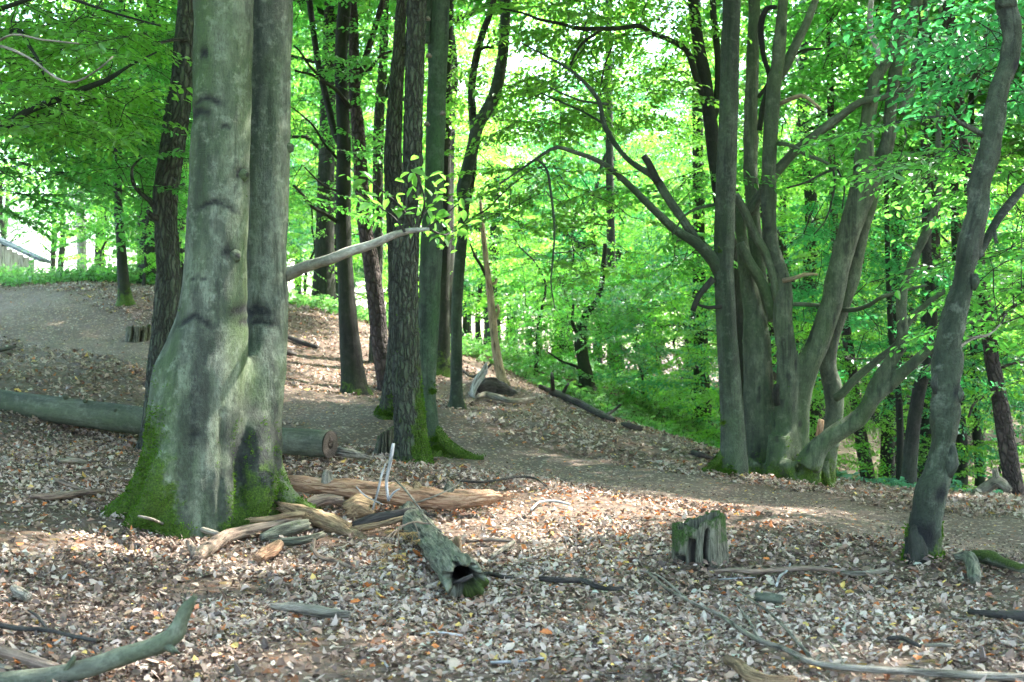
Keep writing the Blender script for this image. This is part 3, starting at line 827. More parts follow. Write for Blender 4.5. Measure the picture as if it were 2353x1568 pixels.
def double_beech():
    Y = 11.5
    base = P(470, 1205, Y); g0 = gz1(base[0], base[1]); base[2] = g0
    t = thing('beech_tree', 'big twin stemmed grey beech with mossy buttress roots in the foreground', 'tree', base)
    L = [(440, 1235, 122), (444, 1130, 112), (449, 1050, 106), (455, 960, 103), (463, 880, 100), (478, 800, 92), (490, 720, 81), (497, 600, 73), (503, 450, 69.5), (508, 300, 68), (513, 150, 68), (516, -60, 69), (524, -600, 60), (520, -1100, 42)]
    R = [(592, 1235, 66, Y + .25), (588, 1120, 60, Y + .25), (588, 1040, 58, Y + .26), (592, 950, 57, Y + .3), (600, 870, 53, Y + .36), (609, 790, 50, Y + .46), (611, 700, 50, Y + .52), (612, 600, 50, Y + .55), (615, 400, 51, Y + .55), (618, 200, 51, Y + .55), (622, -60, 52, Y + .55), (648, -600, 42, Y + .6), (675, -1100, 30, Y + .6)]
    tb = [tube(L, Y, 28, seed=1), tube(R, Y + .5, 24, seed=2)]
    tb.append(tube([(520, 1235, 62), (525, 1100, 50), (530, 960, 45), (545, 880, 36), (560, 820, 22)], Y + .12, 14, seed=3))
    # shoulder and buttress roots on the left, toes in front and to the right
    tb.append(tube([(455, 700, 20), (425, 790, 42), (398, 860, 50), (390, 950, 50), (378, 1040, 50), (345, 1120, 44), (290, 1170, 30), (215, 1204, 14), (150, 1222, 8)], Y - .05, 16, seed=4))
    tb.append(tube([(450, 880, 20, Y), (420, 970, 44, Y - .1), (400, 1060, 50, Y - .24), (372, 1130, 44), (335, 1185, 32), (292, 1226, 16), (270, 1250, 9)], Y - .28, 16, seed=5))
    tb.append(tube([(480, 880, 20, Y), (488, 1000, 44, Y - .1), (492, 1120, 50, Y - .18), (490, 1235, 52, Y - .18)], Y - .18, 16, seed=6))
    tb.append(tube([(590, 900, 16, Y + .25), (592, 1010, 40, Y + .1), (595, 1100, 42, Y), (585, 1160, 36), (560, 1210, 26), (540, 1235, 16)], Y - .02, 14, seed=7))
    tb.append(tube([(596, 940, 18), (608, 1040, 38), (628, 1100, 32), (655, 1140, 24), (695, 1166, 14), (735, 1182, 7)], Y + .2, 14, seed=8))
    g = fuse(tb, .026, 5)
    V, N_ = g['V'], g['N']
    V = V + N_ * (.012 * fbm(V * 3.2, 3) + .006 * fbm(V * np.array([14, 14, 4]), 2))[:, None]
    # folds between the buttresses near the ground
    h = np.clip(V[:, 2] - g0, 0, None)
    V = V + N_ * (np.exp(-h / .7) * .018 * vnoise(np.c_[V[:, 0] * 9, V[:, 1] * 9, V[:, 2] * 1.2]))[:, None]
    m = [(P(487, 233, Y), .17, .10, .030), (P(470, 262, Y), .13, .06, .05), (P(508, 470, Y), .20, .10, .022), (P(463, 725, Y), .19, .12, .030), (P(480, 130, Y), .05, .03, .045),
         (P(563, 400, Y), .05, .05, .045), (P(538, 580, Y), .08, .05, .04), (P(600, 715, Y + .5), .15, .03, .06), (P(612, 738, Y + .5), .14, .02, .04),
         (P(622, 392, Y + .3), .045, .03, .035), (P(470, 640, Y), .10, .03, .012), (P(530, 300, Y), .05, .02, .012), (P(470, 985, Y), .045, .03, .03)]
    sc_ = scars(V, base, m)
    wet = vnoise(np.c_[V[:, 0] * 9, V[:, 1] * 9, V[:, 2] * .9])
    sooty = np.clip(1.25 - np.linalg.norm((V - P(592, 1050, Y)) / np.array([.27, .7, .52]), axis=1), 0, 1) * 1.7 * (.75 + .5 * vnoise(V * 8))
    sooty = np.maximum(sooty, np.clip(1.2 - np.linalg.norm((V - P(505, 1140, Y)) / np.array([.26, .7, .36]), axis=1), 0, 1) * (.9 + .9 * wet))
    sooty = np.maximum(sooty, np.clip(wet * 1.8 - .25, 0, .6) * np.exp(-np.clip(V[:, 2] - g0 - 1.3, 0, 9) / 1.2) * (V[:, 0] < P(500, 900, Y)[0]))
    seam = np.exp(-((V[:, 0] - P(526, 1000, Y)[0]) / .022) ** 2) * (h < .95)
    V = V - N_ * (sc_ * .012 + seam * .030)[:, None]
    g['V'] = V
    d = nrm((V - base) * np.array([1, 1, 0]))
    left = np.clip(-d[:, 0], 0, 1); right = np.clip(d[:, 0] - .2, 0, 1)
    mo = (.95 * left ** .7 + .75 * right) * np.exp(-(h / .85) ** 2) + .30 * left * np.exp(-(h / 1.5) ** 2) + .30 * np.exp(-h / .10)
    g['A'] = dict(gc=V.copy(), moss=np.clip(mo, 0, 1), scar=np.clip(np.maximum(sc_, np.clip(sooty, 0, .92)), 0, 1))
    part('trunk', g, [M['beech']], t, base)
    moss_tufts(g, 16000, 3, t, base)
    # knots left by shed branches
    for k, (px, py, Yk, rr) in enumerate([(567, 402, Y - .10, 11), (545, 588, Y - .19, 11), (672, 340, Y + .53, 10), (600, 726, Y + .36, 11)]):
        c = P(px, py, Yk); out = nrm((c - P(515 if px < 572 else 615, py, Y + (0 if px < 572 else .55))) * np.array([1, 1, 0]))
        kg = sweep([c - out * .04, c + out * .004, c + out * .010], np.array([1.5, .9, .4]) * rr / F * Yk, 12, .02, .22, 22, 60 + k, jag1=.2)
        kg['A']['scar'] = np.r_[np.zeros(len(kg['V']) - 14), np.full(14, .9)]
        part('knot', kg, [M['beech']], t, base)
    # the pale limb with its leafy end
    lp, lr = world([(628, 644, 17, Y + .62), (655, 633, 16, Y + .6), (680, 623, 14, Y + .52), (705, 612, 13, Y + .4), (760, 596, 12), (800, 579, 12), (850, 564, 10.5), (900, 543, 9), (940, 531, 7), (985, 527, 4)], Y + .45, 10.9)
    bg_ = sweep(lp, lr, 14, .05, .07, 9, 77, lump=.06)
    br = part('branch', bg_, [M['palebark']], t, base)
    r = np.random.default_rng(5)
    for px, py in [(786, 583), (709, 605)]:
        i = int(np.argmin(np.abs(bg_['C'][:, 0] - P(px, py, 11.3)[0]))); c = bg_['C'][i]
        kg = sweep([c, c + np.array([.01, -.03, .012])], [.028, .02], 10, .02, .2, 20, px)
        part('knot', kg, [M['beech']], br, base)
    twigs = [[(950, 530, 3), (925, 480, 2.4), (880, 440, 2), (835, 405, 1.5), (800, 385, 1)], [(960, 529, 3), (975, 470, 2.4), (965, 420, 2), (945, 380, 1.3)],
             [(975, 528, 3), (1015, 500, 2.2), (1045, 475, 1.6), (1065, 460, 1)], [(930, 533, 3), (905, 500, 2), (870, 475, 1.5), (815, 440, 1)],
             [(985, 527, 3), (1020, 540, 2), (1050, 530, 1.4)], [(970, 500, 2), (1000, 450, 1.6), (1010, 410, 1)]]
    lm = []
    for k in range(5):
        lg = leafmesh(np.zeros((1, 3)), np.array([[1., 0, 0]]), np.array([[0, 0, 1.]]), 1.0, .60, .08 + .03 * k, -.10 + .07 * k, True, np.array([.15 + .17 * k]))
        lm.append(mesh('leaf', lg['V'], lg['Q'], None, lg['A'], [M['leafN']]))
    n = 0
    for k, tw in enumerate(twigs):
        tp, tr_ = world(tw, 11.05 - .03 * k, 10.75 + .12 * k)
        tg = sweep(tp, tr_, 6, .05, .05, 9, 80 + k); part('twig', tg, [M['twig']], br, base)
        C = tg['C']
        for i in range(22 if k < 5 else 16):
            c = C[int(r.integers(len(C) // 4, len(C)))] + r.normal(0, .055, 3)
            o = put('leaf', lm[r.integers(5)], br, c - base)
            o.rotation_euler = (r.normal(0, .55), r.normal(.45, .5), r.random() * 6.28)
            s_ = .082 * math.exp(r.normal(0, .28)); o.scale = (s_, s_, s_); n += 1
    nodes = np.array([P(520, -500, Y), P(524, -800, Y), P(520, -1100, Y), P(660, -700, Y + .3), P(675, -1100, Y + .3)])
    cg = crown_geo(nodes, ellipsoid(150, (base[0], Y, 9.3), (3.6, 3.6, 2.2), 61), 9, 1.9, .085, False, False, shafts=SHAFTS)
    part('crown', cg, [M['leaf'], M['twig']], t, base, smooth=False)['kind'] = 'stuff'
SHAFTS += [(P(562, 655, 11.4), .25), (P(1330, 1178, 12.2), .5), (P(1120, 1162, 12.3), .35), (P(700, 875, 20.5), .5), (P(740, 600, 11.4), .2), (P(1560, 1180, 12.2), .3), (P(1130, 780, 24), .2)]
double_beech()

# ------------------------------------------------------------------ the other trees of the clearing
tree('oak_tree', 'dark leaning oak trunk just left of and behind the twin stemmed beech', 14.5,
     [(347, 1062, 47), (353, 1040, 42), (360, 1000, 37), (366, 940, 35), (372, 860, 33), (377, 776, 31), (387, 680, 31), (388, 620, 28), (381, 524, 26), (380, 443, 29), (393, 363, 28), (404, 282, 28), (421, 160, 25), (430, 0, 21), (434, -40, 21)],
     [dict(p=[(362, 490, 7), (345, 462, 6), (322, 443, 5), (306, 420, 4.5), (304, 385, 3), (330, 360, 2), (350, 355, 1.5)], Y=14.5, Y1=14.2), dict(p=[(362, 500, 9), (346, 495, 8), (340, 485, 5)], Y=14.4, Y1=14.3, name='burl', bare=1),
      dict(p=[(430, 90, 5), (395, 92, 4), (360, 98, 3), (330, 75, 2)], Y=14.4, Y1=13.9)],
     'oak', 9.5, nseg=64, step=.05, furrow=.020, ff=34, lobes=(5, .4, .18), moss=(.45, .25), mside=(-1, -.3, 0), seed=2, roots=[[(345, 1050, 20), (318, 1048, 13), (290, 1052, 7), (270, 1058, 4)]],
     crown=[overhead(425, 14.5, 130, 3, 10.0)])

tree('oak_tree', 'straight oak with deeply furrowed bark and yellow moss in the middle of the clearing', 15.0,
     [(945, 1068, 52), (945, 1040, 42), (942, 980, 36), (936, 900, 33), (933, 800, 31), (930, 700, 30), (932, 580, 29), (940, 500, 25), (948, 400, 22), (950, 250, 21), (955, 100, 21), (958, -40, 22)],
     [], 'oak', 10, nseg=72, step=.05, furrow=.024, ff=32, lobes=(6, .3, .15), moss=(1.0, .95), mside=(1, -.15, 0), seed=4,
     crown=[overhead(950, 15, 140, 5, 10.2)])

tree('beech_tree', 'green smooth beech with a long mossy root right behind the furrowed oak', 16.0,
     [(998, 1050, 22), (992, 1010, 22), (988, 960, 19), (984, 900, 18), (983, 820, 21), (986, 700, 25), (992, 560, 26), (998, 400, 22), (1003, 240, 22), (1008, 50, 24), (1010, -40, 24)],
     [dict(p=[(983, 100, 6), (980, 60, 8), (985, 0, 9), (988, -40, 9)], Y=15.9)], 'beechg', 10, nseg=28, moss=(.75, .5), mside=(.6, -.6, 0), seed=6, lump=.05,
     roots=[[(988, 985, 18), (1012, 1012, 17), (1040, 1034, 13), (1078, 1052, 10), (1112, 1070, 6)], [(1000, 1008, 12), (1014, 1034, 9), (1030, 1055, 6), (1040, 1064, 4)]],
     crown=[overhead(1000, 16, 130, 7, 10.0)])
fb = [o for o in COL.objects if o.name.startswith('beech_tree') and o.get('label', '').startswith('green smooth')][0]
for k, (px, py) in enumerate([(983, 45), (985, 130), (981, 287), (1018, 262)]):
    c = P(px, py, 15.72); rr = 8 / F * 15.7
    g = sweep([c + np.array([0, 0, .03]), c + np.array([0, -.01, .0]), c + np.array([0, -.012, -.012])], [rr * .5, rr, rr * .8], 10, .02, .1, 9, k)
    part('bracket_fungus', g, [M['grey']], fb, np.array(fb.location))

tree('oak_tree', 'rough trunk half hidden behind the furrowed oak leaning up to the left of it', 17.5,
     [(897, 962, 36), (903, 925, 28), (914, 800, 24), (915, 600, 22), (908, 500, 20), (903, 400, 20), (904, 300, 19), (910, 200, 17), (918, 80, 13), (924, -30, 11)],
     [dict(p=[(908, 230, 6), (925, 150, 5), (940, 60, 5), (950, -30, 4)], Y=17.6)], 'oak', 9, nseg=40, furrow=.015, ff=34, step=.06, moss=(.6, .3), seed=8, crown=[overhead(915, 17.5, 160, 9, 9.6)])

tree('beech_tree', 'nearly black smooth trunk with bare side branches left of the leaning pine', 22.0,
     [(815, 910, 40), (813, 885, 31), (808, 830, 26), (800, 740, 22), (795, 650, 19), (790, 560, 18), (789, 450, 17), (790, 320, 16), (784, 180, 14), (785, 100, 15), (795, -40, 15)],
     [dict(p=[(786, 340, 9), (768, 300, 8), (750, 225, 8), (736, 169, 8), (724, 100, 7), (711, 0, 7), (706, -40, 6)], Y1=22.3),
      dict(p=[(805, 246, 5), (775, 210, 4.5), (748, 190, 4), (715, 172, 3.5), (679, 163, 2.5)], Y1=20.5), dict(p=[(778, 512, 5), (745, 490, 4.5), (722, 478, 4), (698, 450, 3.5), (675, 427, 3)], Y1=20.5),
      dict(p=[(775, 365, 3.5), (745, 330, 3), (720, 290, 2.5), (690, 262, 2), (660, 240, 1.5)], Y1=21), dict(p=[(738, 180, 4), (710, 150, 3), (690, 120, 2.5), (675, 105, 2)], Y1=21.5),
      dict(p=[(776, 440, 3), (750, 430, 2.5), (725, 410, 2), (700, 385, 1.5)], Y1=20.8)],
     'dark', 11, nseg=26, moss=(.55, .45), seed=10, roots=[[(822, 885, 16), (842, 900, 11), (858, 910, 6)], [(805, 890, 15), (790, 905, 9), (778, 912, 5)]],
     crown=[dict(t=box_px(70, 640, 800, -40, 520, 20.5, 24, 11), m='leaf'), overhead(800, 22, 210, 12, 11, (3.6, 3.6, 2.6))])

tree('pine_tree', 'leaning reddish pine trunk with flaky bark between the black trunk and the furrowed oak', 23.0,
     [(892, 908, 25), (886, 870, 20), (874, 790, 20), (864, 690, 20), (852, 600, 19), (840, 530, 17), (832, 440, 16), (824, 320, 15), (815, 200, 12.5), (812, 60, 12), (808, -40, 12)],
     [dict(p=[(818, 200, 8), (838, 140, 8), (857, 80, 7), (880, 0, 7), (890, -40, 6)], Y1=23.4), dict(p=[(820, 180, 4), (850, 160, 4), (872, 130, 3), (900, 118, 2.5)], Y1=22.6)], 'pine', 11, nseg=36, furrow=.012, ff=22, moss=(.2, .2), seed=12,
     crown=[dict(t=box_px(40, 800, 900, -40, 330, 22, 25, 13), m='leaf'), overhead(820, 23, 190, 14, 11.5)])

tree('oak_tree', 'thin rough trunk standing close behind the leaning pine', 25.0,
     [(862, 898, 20), (860, 870, 14), (860, 800, 12), (868, 600, 12), (868, 400, 12), (872, 250, 12), (880, 150, 10), (885, 0, 9), (886, -40, 9)],
     [dict(p=[(872, 250, 6), (890, 210, 6), (898, 180, 5), (908, 120, 4)], Y1=25.2)], 'oak', 10, nseg=24, furrow=.012, ff=30, moss=(.5, .3), seed=14,
     crown=[dict(t=box_px(40, 820, 960, -40, 300, 24, 28, 15), m='leafL')])

tree('beech_tree', 'stout mossy trunk with buttressed foot behind the green beech', 25.0,
     [(1018, 872, 30), (1018, 850, 22), (1018, 800, 17), (1018, 700, 15), (1021, 600, 14), (1023, 500, 13), (1026, 300, 12), (1030, 100, 11), (1034, -40, 10)],
     [], 'dark', 10, nseg=22, moss=(.8, .5), seed=16, roots=[[(1025, 850, 12), (1040, 868, 8), (1052, 876, 4)]], crown=[dict(t=box_px(50, 960, 1100, -40, 330, 24, 29, 17), m='leafL'), overhead(1030, 25, 180, 171, 12, (4, 4, 2.6))])

tree('beech_tree', 'slim forked trunk with one smooth arm curving up to the right', 19.5,
     [(1050, 945, 24), (1049, 920, 16), (1049, 880, 13.5), (1049, 800, 13), (1050, 700, 13), (1055, 620, 13), (1063, 530, 12.5), (1066, 470, 13), (1064, 435, 15), (1076, 383, 14), (1086, 342, 14), (1098, 290, 14), (1130, 234, 14), (1150, 161, 13), (1159, 80, 12), (1162, 0, 12), (1163, -40, 12)],
     [dict(p=[(1066, 480, 10), (1080, 430, 9), (1088, 360, 9), (1087, 282, 9), (1084, 200, 9), (1102, 100, 8), (1130, 20, 7), (1140, -40, 6)], Y=19.7, bark='oak'),
      dict(p=[(1102, 115, 4), (1118, 108, 4), (1135, 112, 3)], Y=19.7, bark='oak'), dict(p=[(1085, 500, 2), (1120, 480, 2), (1160, 440, 2), (1210, 400, 2), (1260, 375, 1.5)], Y1=19)], 'beech2', 10, nseg=22, moss=(.5, .2), mside=(1, 0, 0), seed=18, lump=.05,
     crown=[dict(t=box_px(60, 1040, 1260, -40, 420, 18, 22, 19), m='leafL'), overhead(1100, 19.5, 170, 20, 11)])

# bare dead stem and the rotten foot beside it
sn = tree('dead_snag', 'bare pale dead stem with peeled orange wood beside the split stump', 24.0,
     [(1157, 888, 17), (1153, 870, 12), (1147, 840, 10.5), (1139, 800, 10), (1132, 735, 9), (1124, 655, 8), (1117, 600, 7), (1111, 540, 6), (1106, 490, 4.5), (1104, 460, 3)],
     [dict(p=[(1120, 640, 4), (1105, 610, 3.5), (1092, 590, 3), (1080, 560, 2)], bark='dark', bare=1, name='branch_stub'), dict(p=[(1138, 735, 4), (1146, 715, 4), (1143, 700, 3)], bare=1, name='branch_stub'), dict(p=[(1128, 655, 4), (1139, 650, 4), (1142, 640, 3)], bare=1, name='branch_stub')],
     'snag', None, cat='dead tree', nseg=18, moss=(.7, .12), seed=20, lobes=(4, .4, .12), lump=.08)

tree('oak_tree', 'gnarled black trunk with a side arm beyond the fallen branch in the undergrowth', 30.0,
     [(1352, 930, 26), (1349, 905, 20), (1346, 870, 17), (1341, 830, 14), (1335, 790, 14), (1338, 750, 11), (1352, 715, 9), (1372, 690, 7), (1385, 640, 6), (1390, 560, 5)],
     [dict(p=[(1345, 860, 6), (1328, 845, 4), (1312, 838, 3), (1290, 830, 2.5), (1260, 810, 2)]), dict(p=[(1336, 790, 6), (1325, 765, 5), (1315, 740, 4), (1318, 700, 3)])], 'dark', None, nseg=26, furrow=.025, ff=14, moss=(.15, .3), seed=22, lump=.1,
     crown=[dict(t=box_px(170, 1190, 1480, 600, 840, 28.5, 33, 23), m='leaf', near=False, scale=1.1)])

tree('ivy_clad_tree', 'ivy covered dark trunk left of the straight trunk at the edge of the slope', 33.0,
     [(1618, 1002, 24), (1616, 960, 20), (1613, 900, 19), (1610, 800, 17), (1606, 600, 15), (1604, 350, 13), (1600, 0, 11)],
     [dict(p=[(1610, 760, 5), (1570, 745, 4), (1520, 750, 3), (1460, 745, 2)], Y1=31)], 'dark', 12, nseg=20, moss=(.2, .3), seed=24,
     crown=[dict(t=P(1614, 940, 32.8) + np.random.default_rng(3).normal(0, 1, (34, 3)) * np.array([.17, .15, .75]), scale=.5, leaf=.13, near=False, m='leafD'),
            dict(t=box_px(150, 1420, 1680, 560, 880, 29, 35, 25), near=False, scale=1.1, m='leafD')])

tree('oak_tree', 'grey trunk fading into the leaves between the gnarled trunk and the ivy clad one', 40.0,
     [(1408, 890, 15), (1408, 850, 12), (1410, 740, 11), (1405, 600, 10), (1400, 300, 9), (1398, 0, 8)], [], 'far', 14, nseg=14, seed=26)

tree('beech_tree', 'small dark trunk at the top of the bank beside the path on the left', 27.0,
     [(288, 702, 24), (287, 688, 18), (284, 650, 13.5), (278, 560, 11), (272, 480, 10), (270, 420, 10), (273, 300, 9), (278, 100, 8), (280, -40, 7)],
     [dict(p=[(272, 480, 4), (250, 430, 3), (225, 400, 2)]), dict(p=[(272, 420, 4), (300, 390, 3), (330, 375, 2)])], 'dark', 12, nseg=20, moss=(.8, .5), seed=28,
     crown=[dict(t=box_px(130, 110, 440, 80, 560, 24, 29, 29), m='leaf', near=False)])

tree('birch_tree', 'pale sunlit trunk far left beyond the green bank', 40.0,
     [(190, 652, 13), (188, 600, 11), (187, 540, 11), (184, 460, 10), (182, 300, 9), (180, 0, 8)], [], 'birch', 13, nseg=14, seed=30,
     crown=[dict(t=box_px(70, 60, 330, 0, 420, 38, 42, 31), near=False, scale=1.3, m='leafL')])

# tree left of the view whose limb reaches in
tree('beech_tree', 'long dark limb reaching in from a tree beyond the left edge under hanging leaves', 13.0,
     [(-330, 1080, 55), (-325, 900, 45), (-318, 600, 40), (-312, 300, 38), (-305, 0, 36)],
     [dict(p=[(-310, 420, 16), (-180, 370, 13), (-80, 322, 11), (-10, 292, 10), (20, 286, 9.5), (60, 258, 8.5), (130, 230, 8), (190, 205, 7), (245, 184, 6.5), (300, 150, 3.5), (360, 120, 2)], Y=13, Y1=12.6, bark='dark'),
      dict(p=[(-310, 300, 12), (-150, 180, 9), (-20, 100, 7), (40, 70, 5), (70, 110, 4), (95, 150, 3), (100, 170, 2)], Y=13, Y1=11.5, bark='dark'),
      dict(p=[(-310, 200, 6, 12.5), (-120, 130, 4, 10), (-20, 105, 3.5, 9), (60, 130, 3.2, 8.6), (130, 180, 3, 8.4), (175, 188, 2.6, 8.3), (225, 160, 2, 8.2), (260, 130, 1.4, 8.2)], bark='grey', bare=1), dict(p=[(-20, 105, 3, 9), (30, 80, 2.6, 8.8), (100, 92, 2.2, 8.6), (180, 100, 1.6, 8.5)], bark='grey', bare=1),
      dict(p=[(-310, 150, 12), (-150, 60, 9), (0, 20, 6), (120, -10, 4), (260, 30, 3), (370, 60, 2)], Y=13, Y1=12.4, bark='dark')], 'beech2', 9.5, nseg=24, seed=32, moss=(.5, .5),
     crown=[dict(t=box_px(170, -120, 320, -60, 300, 12.2, 17, 33), m='leafL', twigs='all', shaft=False), dict(t=box_px(120, 240, 440, -60, 400, 15.8, 20, 331), m='leaf', twigs='all', shaft=False), dict(t=box_px(80, -120, 330, 240, 460, 14, 19, 34), m='leaf', twigs='all', shaft=False), overhead(-310, 13, 120, 35, 10)])

# pale blurred twigs close to the lens side at top left belong to a near bough
tree('beech_tree', 'tall straight smooth trunk left of the many stemmed beech with long arms reaching left', 16.0,
     [(1683, 1100, 40), (1685, 1070, 33), (1685, 1040, 29), (1683, 970, 27), (1676, 850, 25), (1668, 720, 23), (1663, 600, 23), (1666, 500, 23), (1670, 380, 23), (1674, 250, 22), (1678, 100, 21), (1682, -40, 20)],
     [dict(p=[(1655, 625, 17), (1633, 590, 15), (1596, 556, 12), (1552, 528, 10), (1492, 472, 9), (1447, 427, 7.5), (1407, 391, 6.5), (1369, 367, 6), (1322, 351, 5), (1282, 339, 4.5), (1254, 351, 4), (1218, 375, 3), (1149, 423, 2)], Y1=15.2),
      dict(p=[(1640, 600, 14), (1604, 560, 12), (1576, 516, 11), (1532, 451, 10.5), (1504, 407, 10), (1471, 387, 7), (1439, 363, 6.5), (1407, 322, 6), (1387, 282, 5.5), (1375, 230, 5), (1342, 189, 4.5), (1310, 161, 4), (1270, 137, 3), (1201, 101, 2)], Y=16.1, Y1=16.8),
      dict(p=[(1512, 420, 10), (1500, 395, 9), (1488, 372, 8), (1479, 358, 7)], Y=16.2, bark='dark', bare=1, name='broken_stub'),
      dict(p=[(1232, 366, 3), (1248, 378, 2.5), (1258, 395, 3), (1266, 443, 3), (1274, 524, 2.8), (1270, 600, 2.3), (1266, 650, 2), (1275, 710, 1.5)], Y=15.3),
      dict(p=[(1640, 640, 8), (1622, 660, 7), (1604, 683, 6.5), (1592, 715, 6)], Y=15.9, bark='dark', bare=1, name='broken_stub'),
      dict(p=[(1658, 705, 5), (1625, 707, 4), (1604, 700, 3)], Y=15.9, bark='dark', bare=1), dict(p=[(1400, 240, 3), (1330, 230, 2.5), (1260, 200, 2)], Y=16.6),
      dict(p=[(1645, 470, 4), (1600, 480, 3.5), (1570, 500, 2.5), (1545, 540, 2)], Y1=15.5), dict(p=[(1387, 285, 3), (1345, 260, 2.5), (1290, 235, 2), (1245, 215, 1.5)], Y=16.6)],
     'beech2', 10.5, nseg=30, lump=.03, moss=(.55, .35), mside=(-1, -.2, 0), seed=36, roots=[[(1672, 1048, 20), (1650, 1066, 14), (1634, 1076, 9), (1618, 1082, 5)], [(1690, 1070, 16), (1702, 1090, 9), (1712, 1100, 5)]],
     crown=[dict(t=box_px(90, 1180, 1620, -40, 330, 17, 20.5, 37), m='leafL', twigs='all'), dict(t=box_px(26, 1150, 1460, 360, 620, 16, 18.5, 38), m='leafL', twigs='all'), dict(t=box_px(24, 1500, 1640, 380, 640, 16.5, 19, 39), m='leaf'), overhead(1680, 16, 120, 40, 10.8)])

# second stem standing just behind it, forking high
tree('beech_tree', 'dark forked stem rising directly behind the tall straight trunk', 18.5,
     [(1712, 1075, 26), (1712, 1000, 22), (1705, 850, 20), (1690, 650, 18), (1660, 480, 17), (1645, 380, 16), (1632, 280, 16), (1620, 180, 15), (1605, 100, 13), (1592, 0, 12), (1590, -40, 12)],
     [dict(p=[(1628, 250, 8), (1600, 180, 7), (1580, 120, 6.5), (1545, 95, 6), (1500, 78, 5.5), (1470, 60, 5), (1420, 66, 5), (1380, 66, 5), (1330, 66, 5), (1290, 55, 4), (1240, 45, 3.5), (1200, 30, 3), (1150, 20, 2)], Y1=17.5),
      dict(p=[(1385, 67, 4), (1350, 90, 3.5), (1330, 110, 3), (1310, 150, 2.5)], Y=17.8), dict(p=[(1632, 300, 9), (1648, 230, 9), (1650, 140, 8), (1640, 40, 8), (1636, -40, 7)]), dict(p=[(1405, 110, 2), (1390, 150, 2), (1380, 200, 1.5)], Y=17.8)], 'dark', 11, nseg=20, seed=41,
     crown=[dict(t=box_px(70, 1240, 1660, -40, 200, 18, 22, 42), m='leafL', twigs='all'), overhead(1650, 18.5, 100, 43, 11)])

